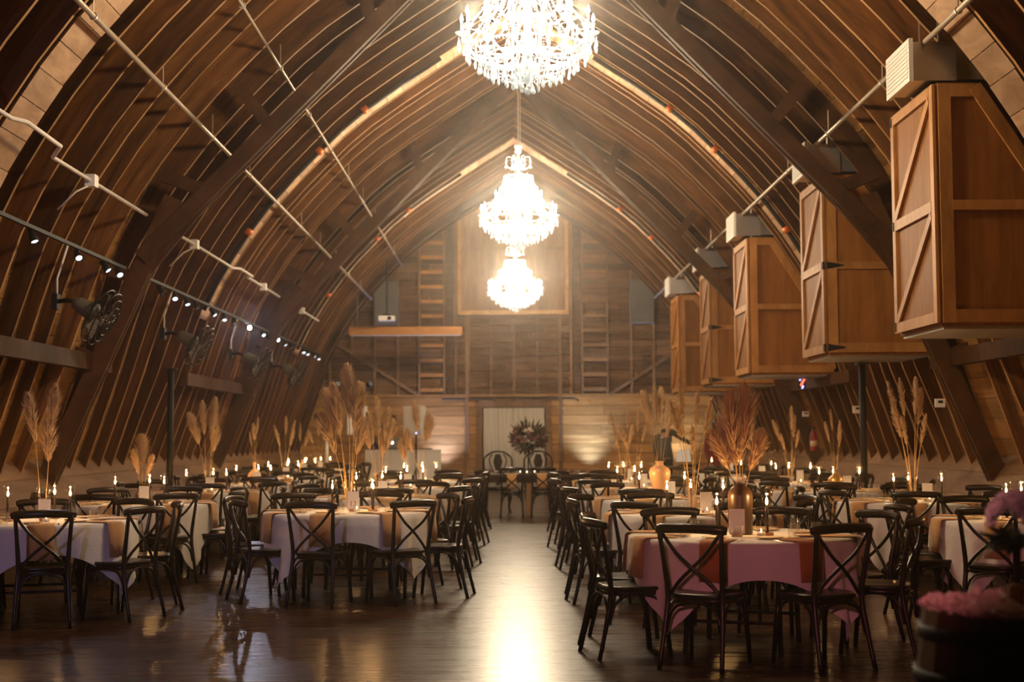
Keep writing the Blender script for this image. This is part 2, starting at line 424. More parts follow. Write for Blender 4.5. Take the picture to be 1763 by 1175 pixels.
# sloped plank skirt along the rafter feet
for sgn, side in ((-1, 'left'), (1, 'right')):
    bb = obj('baseboard_'+side, None, kind='structure', label=side+' sloping plank skirt at the rafter feet')
    a, b = (5.12, .46), (5.98, 1.5); nrow = 4
    rows = [((a[0]+(b[0]-a[0])*i/nrow, a[1]+(b[1]-a[1])*i/nrow), (a[0]+(b[0]-a[0])*(i+1)/nrow, a[1]+(b[1]-a[1])*(i+1)/nrow)) for i in range(nrow)]
    rows = [((5.12, 0), (5.12, .235)), ((5.12, .235), (5.12, .46))] + rows
    for p, q in rows:
        y = Y0
        while y < Y1:
            y1 = min(y+random.uniform(2.6, 4.2), Y1)
            if Y1-y1 < 1: y1 = Y1
            tx, tz = q[0]-p[0], q[1]-p[1]; l = math.hypot(tx, tz); tx, tz = tx/l, tz/l; nx, nz = tz*.025, -tx*.025
            o0 = random.uniform(0, .006)
            pts = [(p[0]+tx*.003-nx*o0, p[1]+tz*.003-nz*o0), (q[0]-tx*.003, q[1]-tz*.003), (q[0]+nx, q[1]+nz), (p[0]+nx, p[1]+nz)]
            MB().prism([(sgn*x, z) for x, z in pts], y+.003, y1-.003).build('plank', M['skirt'], bb)
            y = y1

# floor
MB().mm((-6.2, Y0, -.08), (6.2, Y1+.3, 0)).build('floor', M['floor'], kind='structure', label='dark polished narrow strip wooden floor')

# back wall
wb = obj('wall_back', None, kind='structure', label='back gable wall, dark boards above lighter wainscot')
z = 2.56; i = 0
while z < 8.2:
    z1 = z+.205; hw = max(arch_x((z+z1)/2, DEPTH), .1)
    cuts = sorted([-hw, hw]+[random.uniform(-hw*.8, hw*.8) for _ in range(3 if hw > 2.5 else (1 if hw > 1 else 0))])
    for a, b in zip(cuts, cuts[1:]):
        if b-a > .05: MB().mm((a+.003, Y1+random.uniform(0, .008), z+.003), (b-.003, Y1+.04, z1-.003)).build('wall_board', M['back'], wb)
    z = z1
z = 0
DW = .86
while z < 2.5:
    z1 = min(z+.25, 2.5)
    segs = [(-5.95, -DW), (DW, 5.95)] if z < 2.24 else [(-5.95, 5.95)]
    for a, b in segs:
        cuts = [a] + [a+(b-a)*(k+random.uniform(-.3, .3))/3 for k in (1, 2)] + [b]
        for u, v in zip(cuts, cuts[1:]):
            MB().mm((u+.003, Y1-.012+random.uniform(0, .008), z+.003), (v-.003, Y1+.04, z1-.004)).build('wainscot_board', M['wain'], wb)
    z = z1
MB().mm((-5.4, Y1-.09, 2.5), (5.4, Y1+.02, 2.56)).build('ledge', M['wain'], wb)
for x in (-4.86, -4.29, -3.68, -3.07, -1.53, 1.53, 3.13, 3.72, 4.3, 4.9):
    zt = arch_x(0) and 0
    zt = 2.56
    while zt < 8 and arch_x(zt+.1, .1) > abs(x): zt += .1
    MB().mm((x-.03, Y1-.1, 2.56), (x+.03, Y1, zt)).build('stud', M['stud'], wb)
for x in (-1.18, -.6, .016, .634, 1.22):
    MB().mm((x-.028, Y1-.1, 2.56), (x+.028, Y1, 4.66)).build('stud', M['stud'], wb)
MB().bar((-4.86, Y1-.12, 4.04), (-2.53, Y1-.12, 2.54), .075, .05).build('diagonal_brace', M['stud'], wb)
MB().bar((4.86, Y1-.12, 4.04), (2.55, Y1-.12, 2.54), .075, .05).build('diagonal_brace', M['stud'], wb)
for sgn in (-1, 1):
    MB().mm((sgn*1.60, Y1-.06, 2.56), (sgn*1.77, Y1, 7.35 if sgn else 0)).build('wide_board', M['back'], wb)
    MB().mm((sgn*1.86-.03, Y1-.08, 6.75), (sgn*1.86+.03, Y1, 7.35)).build('stud', M['stud'], wb)
# loft hatch: pale frame around vertical boards
d1 = obj('door_1', None, kind='structure', label='large loft hatch framed in pale wood high on the gable')
for k in range(12):
    x = -1.38+k*.23; top = 7.35+min(.45, max(0, (1.38-abs(x+.115))*.56))
    MB().mm((x+.003, Y1-.05-random.uniform(0, .006), 4.78), (x+.227, Y1-.01, top)).build('hatch_board', M['stud'], d1)
for z in (5.6, 6.4):
    MB().mm((-1.38, Y1-.07, z), (1.38, Y1-.04, z+.09)).build('hatch_rail', M['stud'], d1)
MB().mm((-1.48, Y1-.10, 4.68), (1.48, Y1-.02, 4.79)).build('frame_rail', M['pine'], d1)
for sgn in (-1, 1):
    MB().mm((sgn*1.38, Y1-.10, 4.79), (sgn*1.48, Y1-.02, 7.40)).build('frame_post', M['pine'], d1)
    MB().bar((sgn*1.44, Y1-.06, 7.38), (sgn*.55, Y1-.06, 7.87), .1, .08).build('frame_diagonal', M['pine'], d1)
# central doorway hung with white sheer panels
d2 = obj('door_2', None, kind='structure', label='doorway under a sliding track, hung with pale panels')
MB().mm((-1.0, Y1-.06, 2.22), (1.0, Y1, 2.40)).build('lintel', M['stud'], d2)
for sgn in (-1, 1):
    MB().mm((sgn*.84, Y1-.06, 0), (sgn*1.0, Y1, 2.22)).build('jamb', M['stud'], d2)
    MB().mm((sgn*1.19, Y1-.16, 0), (sgn*1.28, Y1-.05, 4.66)).build('door_post', M['stud'], d2)
MB().tube([(-1.9, Y1-.14, 2.44), (1.6, Y1-.14, 2.45), (1.72, Y1-.14, 2.39)], .022, 8).build('track_rail', M['blackiron'], d2)
for x in (-.95, -.5, -.02, .46, .9):
    MB().mm((x-.03, Y1-.17, 2.40), (x+.03, Y1-.08, 2.5)).build('track_bracket', M['blackiron'], d2)
for k in range(4):
    x0 = -.81+k*.405; pts = []
    for i in range(13):
        x = x0+.405*i/12; pts.append((x, Y1-.035-.018*math.sin(i*1.9+k)))
    pts2 = [(x, y+.008) for x, y in pts][::-1]
    MB().prism(pts+pts2, .02, 2.2, 'z').build('white_panel', plain('door_curtain', (.62, .55, .46), .8) if k == 0 else bpy.data.materials['door_curtain'], d2, True)
# ladders fixed to the gable
for sgn, lab in ((-1, 'left'), (1, 'right')):
    ld = thing('wall_ladder', 'tall wooden ladder fixed to the gable %s of the hatch' % lab, 'ladder', (0, 0, 0))
    xa, xb = sgn*1.83, sgn*2.49
    for x in (xa, xb): MB().mm((x-.028, Y1-.15, 2.56), (x+.028, Y1-.06, 6.8)).build('rail', M['stud'], ld)
    z = 2.68
    while z < 6.85:
        MB().mm((min(xa, xb)+.028, Y1-.155, z-.045), (max(xa, xb)-.028, Y1-.115, z+.045)).build('rung', M['plyframe'] if sgn < 0 else M['stud'], ld); z += .392

# ------------------------------------------------------------------ chandeliers
def drop_mesh(h, r):
    return MB().lathe([(0, 0), (r*.8, h*.12), (r, h*.25), (r*.75, h*.5), (r*.25, h*.82), (.002, h)], 6).mesh('crystal_drop', M['crystal'], True)
D1, D2, D3 = drop_mesh(.10, .017), drop_mesh(.13, .014), drop_mesh(.07, .02)
def beads(mb, a, b, sag, n, r=.0085):
    for i in range(n+1):
        t = i/n; q = Vector(a).lerp(Vector(b), t); q.z -= sag*4*t*(1-t)
        mb.add([(q.x+r, q.y, q.z), (q.x-r, q.y, q.z), (q.x, q.y+r, q.z), (q.x, q.y-r, q.z), (q.x, q.y, q.z+r), (q.x, q.y, q.z-r)],
               [(0,2,4),(2,1,4),(1,3,4),(3,0,4),(2,0,5),(1,2,5),(3,1,5),(0,3,5)])
def make_chandelier():
    t = thing('chandelier', '', 'chandelier')
    MB().lathe([(.012, 0), (.03, .02), (.03, .05), (.012, .08), (.02, .10), (.06, .16), (.11, .2), (.12, .24), (.05, .28), (.035, .34), (.075, .40), (.085, .46), (.04, .52), (.03, .62), (.06, .7), (.03, .78), (.025, 1.0), (.055, 1.08), (.03, 1.15), (.025, 1.28), (.06, 1.35), (.035, 1.42), (.02, 1.5), (.05, 1.53), (.05, 1.6), (.065, 1.61), (.065, 1.65), (0, 1.65)], 14).build('column', M['crystal'], t, True)
    drop = lambda me, r, a, z: obj('crystal_drop', me, t, (r*math.cos(a), r*math.sin(a), z), (0, 0, a))
    NA = 14
    swag = MB()
    for i in range(NA):
        a = 2*PI*i/NA; c, s = math.cos(a), math.sin(a)
        path = catmull([(.07, .44), (.2, .34), (.38, .33), (.53, .42), (.575, .53)], 3)
        arm = MB().tube([(r*c, r*s, z) for r, z in path], .011, 6).build('arm', M['crystal'], t, True)
        MB().lathe([(.012, -.01), (.055, .015), (.06, .025), (.015, .03)], 10, (.575*c, .575*s, .53)).build('drip_cup', M['crystal'], arm, True)
        MB().lathe([(.011, .0), (.011, .09)], 8, (.575*c, .575*s, .555)).build('candle_sleeve', M['crystal'], arm, True)
        MB().lathe([(0, 0), (.014, .012), (.016, .03), (.008, .06), (0, .08)], 8, (.575*c, .575*s, .645)).build('bulb', M['bulb'], arm, True)
        for j in (-.09, 0, .09): drop(D1 if j else D2, .60, a+j, .40 if j else .36)
        a2 = a+PI/NA; r2 = .40
        if i % 2 == 0:
            cc, ss = math.cos(a2), math.sin(a2)
            path = catmull([(.05, .72), (.16, .64), (.28, .67), (.36, .78)], 3)
            ar = MB().tube([(r*cc, r*ss, z) for r, z in path], .010, 6).build('arm', M['crystal'], t, True)
            MB().lathe([(.01, -.01), (.048, .012), (.05, .022), (.012, .026)], 10, (.36*cc, .36*ss, .78)).build('drip_cup', M['crystal'], ar, True)
            MB().lathe([(.011, .0), (.011, .08)], 8, (.36*cc, .36*ss, .80)).build('candle_sleeve', M['crystal'], ar, True)
            MB().lathe([(0, 0), (.014, .012), (.016, .03), (.008, .06), (0, .08)], 8, (.36*cc, .36*ss, .88)).build('bulb', M['bulb'], ar, True)
            for j in (-.12, .12): drop(D1, .385, a2+j, .66)
        an = 2*PI*(i+1)/NA
        beads(swag, (.575*c, .575*s, .55), (.575*math.cos(an), .575*math.sin(an), .55), .07, 12)
        beads(swag, (.21*c, .21*s, 1.14), (.575*c, .575*s, .58), .10, 26)
        beads(swag, (.21*math.cos(a2), .21*math.sin(a2), 1.14), (.50*math.cos(a2), .50*math.sin(a2), .50), .12, 26)
        beads(swag, (.12*math.cos(a2), .12*math.sin(a2), 1.05), (.37*math.cos(a), .37*math.sin(a), .62), .05, 22)
        beads(swag, (.575*c, .575*s, .50), (.30*math.cos(a2), .30*math.sin(a2), .24), .06, 16)
        beads(swag, (.30*math.cos(a2), .30*math.sin(a2), .24), (.09*c, .09*s, .14), .05, 12)
    for r, z, n, me in ((.52, .27, 26, D2), (.42, .20, 24, D1), (.32, .13, 20, D2), (.22, .09, 14, D1), (.13, .05, 9, D2), (.06, 0.02, 5, D3), (.225, 1.05, 14, D2), (.20, 1.0, 10, D1), (.19, 1.28, 6, D3)):
        for i in range(n): drop(me, r+random.uniform(-.01, .01), 2*PI*i/n+random.uniform(-.05, .05), z+random.uniform(-.02, .02))
        beads(swag, (r, 0, z+.11), (r*math.cos(.01), r*math.sin(.01), z+.11), 0, 1)
        k = max(n*2, 12)
        for i in range(k):
            a, b = 2*PI*i/k, 2*PI*(i+1)/k
            beads(swag, (r*math.cos(a), r*math.sin(a), z+.11), (r*math.cos(b), r*math.sin(b), z+.11), 0, 2, .007)
    sw = swag.build('bead_strands', M['crystal'], t); sw['kind'] = 'stuff'
    for r, z in ((.22, 1.15), (.40, .32), (.54, .39)):
        MB().tube([(r*math.cos(2*PI*i/28), r*math.sin(2*PI*i/28), z) for i in range(29)], .009, 6, caps=False).build('ring', M['crystal'], t, True)
    for i in range(6):
        a = 2*PI*i/6; c, s = math.cos(a), math.sin(a)
        path = catmull([(.03, 1.34), (.12, 1.28), (.19, 1.36), (.17, 1.46), (.10, 1.45), (.11, 1.39)], 3)
        MB().tube([(r*c, r*s, z) for r, z in path], .009, 6).build('scroll', M['crystal'], t, True)
    MB().tube([(0, 0, 1.65), (0, 0, 3.62)], .009, 6).build('chain', M['steel'], t)
    MB().tube([(.03, 0, 1.66), (.035, 0, 3.6)], .006, 6).build('power_cord', M['steel'], t)
    for i in range(10):
        a = 2*PI*(i+.5)/10; r, z = (.5, .70) if i % 2 else (.30, .92)
        light('lamp', 'POINT', (r*math.cos(a), r*math.sin(a), z), CHAND_W/10, (1, .79, .52), t, .045)
    return t
ch = make_chandelier()
for (y, z), lab in zip(((12.2, 4.40), (21.8, 4.30), (31.4, 4.18)), ('largest, nearest crystal chandelier cut off by the top of the picture', 'middle crystal chandelier, hanging by its chain above the far one', 'far and lowest looking crystal chandelier in front of the loft hatch')):
    place(ch, (.015, y, z), 0, lab, 'crystal chandeliers along the ridge')

# ------------------------------------------------------------------ pipes, conduit, girts on the roof
for x, z, nm in ((-3.66, 5.0, 'galvanised pipe running the length of the left roof slope'), (-2.86, 5.84, 'thin upper pipe high on the left roof slope'), (3.66, 5.02, 'galvanised pipe running along the right roof above the wooden boxes')):
    t = thing('ceiling_pipe', nm, 'pipe')
    MB().tube([(x, 2, z), (x, 20, z), (x, 36.6, z)], .026 if abs(x) > 3 else .017, 8).build('pipe_run', M['pipe'], t, True)
    y = 4.5
    while y < 36:
        MB().tube([(x, y, z), (x, y, z+.28)], .006, 5).build('hanger_rod', M['pipe'], t)
        MB().tube([(x, y-.012, z), (x, y+.012, z)], .036, 8).build('hanger_ring', M['pipe'], t)
        y += 2.44
cd = thing('electrical_conduit', 'white conduit with junction boxes along the left roof above the spotlights', 'conduit')
cx, cz = -4.28, 3.98
MB().tube([(cx, 9, cz+.1), (cx+.02, 11.6, cz+.1), (cx+.1, 11.75, cz+.1), (cx+.1, 12.65, cz+.08), (cx, 12.75, cz), (cx, 16.1, cz)], .02, 7).build('conduit_run', M['white'], cd, True)
MB().tube([(cx, 17.1, cz), (cx, 21.2, cz), (cx+.1, 21.3, cz), (cx+.1, 22.3, cz), (cx, 22.4, cz), (cx, 25.6, cz)], .02, 7).build('conduit_run', M['white'], cd, True)
MB().tube([(cx, 27.0, cz), (cx, 30.9, cz)], .02, 7).build('conduit_run', M['white'], cd, True)
for y in (13.95, 18.6, 23.9, 28.4):
    MB().box((cx, y, cz), (.1, .13, .12)).build('junction_box', M['white'], cd)
    if y in (13.95, 18.6): MB().tube([(cx, y-.05, cz-.05), (cx-.12, y-.1, cz-.12), (cx-.3, y-.1, cz-.3)], .009, 6).build('drop_cable', M['white'], cd, True)
for sgn, side in ((-1, 'left'), (1, 'right')):
    for k, (a, b) in enumerate(((10.5, 17.45), (21.6, 27.4))):
        g = MB().mm((sgn*5.14, a, 2.24), (sgn*5.02, b, 2.43)).build('girt_beam', M['truss'], walls[sgn])
for px, py, lab in ((-4.68, 19.05, 'slim black support pole standing by the left wall tables'), (4.45, 18.5, 'slim black support pole standing by the right wall tables')):
    t = thing('support_pole', lab, 'pole', (px, py, 0))
    MB().lathe([(.045, .01), (.045, 2.35)], 10).build('shaft', M['black'], t, True)
    MB().box((0, 0, .006), (.2, .2, .012)).build('base_plate', M['black'], t)
    MB().box((0, 0, 2.36), (.16, .16, .02)).build('top_plate', M['black'], t)

# ------------------------------------------------------------------ track spotlights, left
TX, TZ = -4.56, 3.37
for a, b, lab in ((10.5, 16.25, 'near black lighting track on the left roof'), (17.3, 33.5, 'long far black lighting track on the left roof')):
    tr = thing('lighting_track', lab, 'track')
    MB().mm((TX-.018, a, TZ), (TX+.018, b, TZ+.035)).build('track_bar', M['black'], tr)
    y = a+.2
    while y < b:
        MB().tube([(TX, y, TZ+.03), (TX-.22, y, TZ+.12)], .008, 5).build('bracket', M['black'], tr); y += 1.2
M['spot'] = emit('spot_lens', (.85, .9, 1), 2.2); M['spotbright'] = emit('spot_lens_bright', (.88, .93, 1), 80); M['spotoff'] = plain('spot_lens_off', (.5, .5, .55), .2)
heads = [13.07, 14.45, 15.44, 15.98, 17.95, 18.71, 19.39, 19.98, 21.13, 22.0, 22.8, 24.15, 25.48, 25.97, 27.1, 27.95, 28.86, 30.6, 31.2, 32.15, 33.05]
bright = {24.15: 3, 27.1: 3, 15.44: 2, 18.71: 2, 14.45: 2}
ordn = ['first','second','third','fourth','fifth','sixth','seventh','eighth','ninth','tenth','eleventh','twelfth','thirteenth','fourteenth','fifteenth','sixteenth','seventeenth','eighteenth','nineteenth','twentieth','twenty-first']
body = MB().lathe([(.0, -.07), (.026, -.065), (.03, -.01), (.042, .03), (.045, .075), (.036, .075), (.034, .06)], 12).mesh('spot_body', M['black'], True)
yoke = MB().tube([(0, 0, 0), (0, 0, .06)], .008, 6).mesh('yoke', M['black'])
def lens(m): return MB().lathe([(0, .066), (.034, .066)], 12).mesh('lens', m)
LN = {0: lens(M['spotoff']), 1: lens(M['spot']), 2: lens(M['spot']), 3: lens(M['spotbright'])}
for i, y in enumerate(heads):
    st = bright.get(y, 1 if (i % 3 != 1 or y > 30) else 0)
    t = thing('track_spotlight', '%s track spotlight from the near end%s' % (ordn[i], {3: ', glaring brightly', 2: ', lit', 1: ', lit softly', 0: ', unlit'}[st] + ' on the left roof'), 'spotlight', (TX, y, TZ-.055), 0, 'track spotlights on the left roof')
    tgt = Vector((-.3, y-14, 1.0)) if st == 3 else Vector((-2.8+random.uniform(-1, .8), y-random.uniform(.2, 3.2), .6))
    d = (tgt-Vector((TX, y, TZ))).normalized(); q = d.to_track_quat('Z', 'Y').to_euler()
    obj('yoke', yoke, t)
    b = obj('spot_body', body, t, rot=q); obj('lens', LN[st], b)
    if y in (13.07, 14.45, 15.44, 18.71, 21.13, 24.15):
        l = light('spot_lamp', 'SPOT', d*.10, 28, (.80, .80, 1), t, .03, spot_size=R_(48), spot_blend=.6)
        l.rotation_euler = d.to_track_quat('-Z', 'Y').to_euler()

# ------------------------------------------------------------------ wall fans, left
def make_fan():
    t = thing('wall_fan', '', 'fan')
    MB().box((-.05, 0, 0), (.06, .12, .16)).build('wall_plate', M['black'], t)
    MB().tube([(-.04, 0, 0), (.10, -.06, .01), (.28, -.16, -.06)], .025, 8).build('arm', M['blackiron'], t, True)
    hd = Vector((.40, -.24, -.13)); ax = Vector((.87, .0, -.5)).normalized(); q = ax.to_track_quat('Z', 'Y')
    mo = MB().lathe([(0, -.22), (.06, -.21), (.085, -.14), (.095, -.02), (.11, .03), (.05, .07), (0, .07)], 14).build('motor', plain('fan_olive', (.12, .11, .075), .5), t, True, loc=hd, rot=q.to_euler())
    cg = MB()
    for r, z in ((.30, .16), (.30, .08), (.24, .04), (.24, .20), (.16, .02), (.16, .215), (.08, .22)):
        cg.tube([(r*math.cos(2*PI*i/24), r*math.sin(2*PI*i/24), z) for i in range(25)], .005 if r < .3 else .008, 5, caps=False)
    for i in range(24):
        a = 2*PI*i/24; c, s = math.cos(a), math.sin(a)
        cg.tube([(.06*c, .06*s, .01), (.24*c, .24*s, .04), (.305*c, .305*s, .10), (.305*c, .305*s, .16), (.24*c, .24*s, .20), (.03*c, .03*s, .225)], .003, 4)
    cg.build('wire_cage', M['blackiron'], t, loc=hd, rot=q.to_euler())
    for i in range(3):
        a = 2*PI*i/3; b = MB()
        vs = []
        for r in (.05, .14, .25):
            for k, off in ((-1, -.045), (1, .045)):
                an = a+k*(.45 if r > .1 else .3); vs.append((r*math.cos(an), r*math.sin(an), .11+off*.6)); vs.append((r*math.cos(an), r*math.sin(an), .118+off*.6))
        b.add(vs, [(0,2,6,4),(4,6,10,8),(1,5,7,3),(5,9,11,7),(0,4,5,1),(4,8,9,5),(2,3,7,6),(6,7,11,10),(8,10,11,9),(0,1,3,2)])
        b.build('blade', M['grey'], t, loc=hd, rot=q.to_euler())
    MB().tube([(-.04, 0, .06), (-.05, .03, .25), (.06, .02, .6)], .012, 6).build('power_cord', M['white'], t, True)
    return t
fan = make_fan()
for y, n in ((14.95, 'nearest'), (19.65, 'second'), (24.45, 'third'), (28.7, 'farthest')):
    place(fan, (-4.88, y, 2.88), 0, n+' black caged fan mounted on the left rafters', 'wall fans along the left rafters')

# ------------------------------------------------------------------ wooden equipment boxes, right
BX, BZ0, BZ1 = 3.75, 2.44, 4.62
def make_box(ya, yb, hinge_near, lab):
    t = thing('equipment_box', lab, 'cabinet', (BX, ya, BZ0))
    X = lambda x: x-BX
    h = BZ1-BZ0
    side = [(0, 0), (1.34, 0), (1.17, .90), (.72, 1.72), (.36, h), (0, h)]
    for nm, y in (('near', .03), ('far', yb-ya-.03)):
        p = MB().prism(side, y-.012, y+.012).build('side_panel', M['ply'], t)
        d = -1 if nm == 'near' else 1
        yy = y+d*.026
        cnt = [0]
        def F(a, b, w=.115):
            cnt[0] += 1; y2 = yy+d*.0012*cnt[0]; MB().bar((a[0], y2, a[1]), (b[0], y2, b[1]), w, .03).build('frame_board', M['plyframe'], p)
        F((.06, 0), (.06, h)); F((.115, h-.06), (.40, h-.06)); F((.115, .06), (1.32, .06)); F((.115, h*.49), (1.10, h*.49), .09)
        F((.34, h-.02), (1.13, .93), .12); F((1.13, .97), (1.30, .05), .12)
    W_ = yb-ya
    MB().mm((.0, .03, -.03), (1.34, W_-.03, 0)).build('bottom_panel', M['ply'], t)
    MB().mm((.02, .05, -.055), (1.22, W_-.05, -.03)).build('drip_pan', M['steel'], t)
    MB().mm((0, .03, h), (.38, W_-.03, h+.02)).build('top_panel', M['ply'], t)
    MB().prism([(.36, h), (.72, 1.72), (.74, 1.74), (.38, h+.02)], .03, W_-.03).build('roof_panel', M['ply'], t)
    dr = MB().mm((-.022, .01, .02), (0, W_-.01, h-.01)).build('door', M['ply'], t)
    dc = [0]
    def S(a, b, w=.10):
        dc[0] += 1; x2 = -.036-.0008*dc[0]; MB().bar((x2, a[0], a[1]), (x2, b[0], b[1]), w, .028, (1, 0, 0)).build('door_rail', M['plyframe'], dr)
    S((.05, 0), (.05, h)); S((W_-.05, 0), (W_-.05, h)); S((.1, .05), (W_-.1, .05)); S((.1, h-.05), (W_-.1, h-.05)); S((.1, h*.49), (W_-.1, h*.49))
    for za, zb in ((.1, h*.49-.05), (h*.49+.05, h-.1)):
        S((W_-.11, za+.02), (.11, zb-.02), .085)
    yh = 0.0 if hinge_near else W_
    for z in (.06, h*.49, h-.06):
        e = 1 if hinge_near else -1
        if hinge_near: MB().prism([(-.01, z-.045), (.20, z-.008), (.20, z+.008), (-.01, z+.045)], -.02, -.009).build('strap_hinge', M['black'], dr)
        MB().mm((-.06, yh-.02, z-.045), (-.04, yh+.05*e, z+.045)).build('hinge_leaf', M['black'], dr)
    return t
boxes = [(12.75, 14.15, 0), (17.3, 18.6, 1), (22.8, 24.15, 0), (27.15, 28.4, 1), (32.1, 33.5, 0)]
for (a, b, hn), n in zip(boxes, ('nearest', 'second', 'third', 'fourth', 'farthest')):
    make_box(a, b, hn, n+' of the wooden boxes with a braced door hung on the right roof')
    dt = thing('air_duct', '%s galvanised air duct with white grille, on top of a wooden box' % n, 'duct', (3.5, a, 4.668))
    MB().mm((.04, .06, .0), (.45, .72, .36)).build('duct_body', M['steel'], dt)
    MB().prism([(.45, .02), (.80, .02), (.70, .30), (.45, .36)], .10, .66).build('duct_elbow', M['steel'], dt)
    g = MB()
    gr = MB().mm((-.0, 0, -.02), (.04, .78, .38)).build('grille_frame', M['white'], dt)
    for k in range(9): MB().mm((-.008, .04, .03+k*.037), (0, .74, .045+k*.037)).build('grille_slat', M['white'], gr)
    for yy in (.1, .68):
        MB().tube([(.3, yy, -.02), (.3, yy, .75)], .008, 5).build('hanger_rod', M['steel'], dt)

# ------------------------------------------------------------------ fixtures on the back gable
t = thing('screen_housing', 'long orange wooden beam housing hung before the left ladder', 'beam', (-2.68, 35.2, 3.97))
MB().mm((-1.40, -.08, 0), (1.40, .08, .20)).build('housing', M['beam'], t)
MB().mm((-1.36, -.05, -.015), (1.36, .05, 0)).build('screen_roll', M['white'], t)
for x in (-1.2, 1.2): MB().tube([(x, 0, .2), (x, 0, 1.0)], .006, 5).build('hanger_rod', M['steel'], t)
t = thing('projector', 'white projector hanging on a long black pole from the roof', 'projector', (-3.1, 34.6, 4.3))
MB().lathe([(.025, .1), (.025, 1.78)], 8).build('pole', M['black'], t); MB().box((0, 0, .12), (.18, .18, .05)).build('mount', M['black'], t)
MB().box((0, 0, .03), (.38, .30, .12)).build('body', M['white'], t); MB().lathe([(0, 0), (.045, 0), (.045, .03), (0, .03)], 12).build('lens', M['black'], t, loc=(.08, -.15, .03), rot=(PI/2, 0, 0))
MB().box((0, 0, 1.8), (.14, .14, .05)).build('ceiling_plate', M['black'], t); MB().box((.16, 0, 1.78), (.1, .08, .07)).build('outlet_box', M['white'], t)
for x, lab in ((-3.36, 'left'), (3.41, 'right')):
    t = thing('wall_speaker', 'flat grey %s loudspeaker panel hung high on the gable' % lab, 'speaker', (x, Y1-.17, 4.42))
    MB().mm((-.32, -.06, 0), (.32, .1, 1.14)).build('cabinet', M['grey'], t)
    MB().mm((-.30, -.075, .02), (.30, -.06, 1.12)).build('grille_cloth', M['grey'], t)
    MB().mm((-.15, .1, .3), (.15, .17, .8)).build('bracket', M['black'], t)
def par_can():
    t = thing('par_light', '', 'stage light')
    MB().lathe([(0, -.12), (.06, -.11), (.085, -.04), (.09, .12), (.08, .12), (.078, .02), (0, .02)], 14).build('can', M['black'], t, True, rot=(R_(75), 0, R_(20)))
    MB().tube([(-.11, 0, .0), (-.11, 0, -.14), (.11, 0, -.14), (.11, 0, .0)], .01, 6).build('yoke', M['black'], t)
    MB().lathe([(0, .0), (.075, .0)], 14).build('lens', M['spotoff'], t, rot=(R_(75), 0, R_(20)), loc=(.02, -.06, .02))
    return t
pc = par_can()
for x, n in ((-4.62, 'first'), (-4.36, 'second'), (-4.06, 'third'), (-3.80, 'fourth')):
    place(pc, (x, Y1-.2, 2.93-.1), random.uniform(-.3, .3), n+' black stage light from the left on the gable ledge', 'stage lights on the gable ledge')
# floor uplights washing the wainscot
for x, y, lab, c, pw in ((-1.85, 37.35, 'left of the doorway', (.34, .45, 1), 1000), (2.0, 37.35, 'right of the doorway', (.36, .55, 1), 1000), (4.35, 37.3, 'in the far right corner', (.62, .7, .9), 520)):
    t = thing('floor_uplight', 'black floor uplight washing the wainscot '+lab, 'uplight', (x, y, 0))
    MB().lathe([(.0, .05), (.07, .05), (.08, .22), (.07, .22), (.068, .19), (0, .19)], 14).build('can', M['black'], t, True)
    MB().box((0, 0, .03), (.2, .16, .04)).build('base', M['black'], t)
    l = light('lamp', 'SPOT', (0, 0, .24), pw, c, t, .04, spot_size=R_(95), spot_blend=1.0); l.rotation_euler = (R_(180+10), 0, 0)

# DJ corner
dj = thing('dj_booth', 'white panel fronted booth at the back left', 'booth', (-2.6, 33.2, 0))
for k in range(3):
    x = -.88+k*.59; f = MB().mm((x+.01, 0, .05), (x+.58, .03, 1.12)).build('front_panel', M['white'], dj)
    MB().mm((x, -.01, 0), (x+.012, .04, 1.14)).build('frame_post', M['white'], dj)
MB().mm((-.88, -.01, 1.12), (.89, .04, 1.15)).build('frame_rail', M['white'], dj)
MB().mm((-.8, .1, 1.06), (.8, .7, 1.10)).build('table_board', M['black'], dj)
for x in (-.7, .7): MB().mm((x-.03, .38, 0), (x+.03, .44, 1.06)).build('leg', M['black'], dj)
t = tag(MB().mm((-.8, -.2, 0), (.6, .2, .07)).build('mixing_console', M['black'], loc=(-2.55, 33.65, 1.103)), 'low black mixing console on the white booth', 'mixer')
t = thing('laptop', 'open laptop with a glowing round mark on the booth', 'laptop', (-2.87, 33.42, 1.172))
MB().mm((-.17, -.03, 0), (.17, .2, .015)).build('keyboard_base', M['grey'], t)
MB().mm((-.17, -.04, .01), (.17, -.028, .25)).build('lid', plain('laptop_grey', (.12, .12, .12), .4), t)
MB().lathe([(0, 0), (.035, 0), (.035, .004), (0, .004)], 16).build('logo', emit('logo_glow', (.8, .95, 1), 5), t, loc=(0, -.04, .14), rot=(PI/2, 0, 0))
def pa_speaker(loc, rz, lab):
    t = thing('pa_speaker', lab, 'speaker', loc, rz)
    MB().prism([(-.24, -.16), (.24, -.16), (.16, .18), (-.16, .18)], 0, .66, 'z').build('cabinet', M['white'], t)
    MB().prism([(-.22, -.175), (.22, -.175), (.22, -.16), (-.22, -.16)], .03, .63, 'z').build('grille', M['card'], t)
    MB().box((.1, -.178, .04), (.03, .006, .02)).build('status_light', emit('status_blue', (.35, .4, 1), 6) if 'status_blue' not in bpy.data.materials else bpy.data.materials['status_blue'], t)
    s = thing('speaker_stand', 'black tripod stand under the %s' % lab.split(' loud')[0]+' loudspeaker', 'stand', (loc[0], loc[1], 0), rz)
    MB().lathe([(.02, .03), (.02, loc[2])], 8).build('pole', M['black'], s)
    for i in range(3):
        a = 2*PI*i/3+.5; MB().tube([(0, 0, .75), (.42*math.cos(a), .42*math.sin(a), .01)], .014, 6).build('leg', M['black'], s)
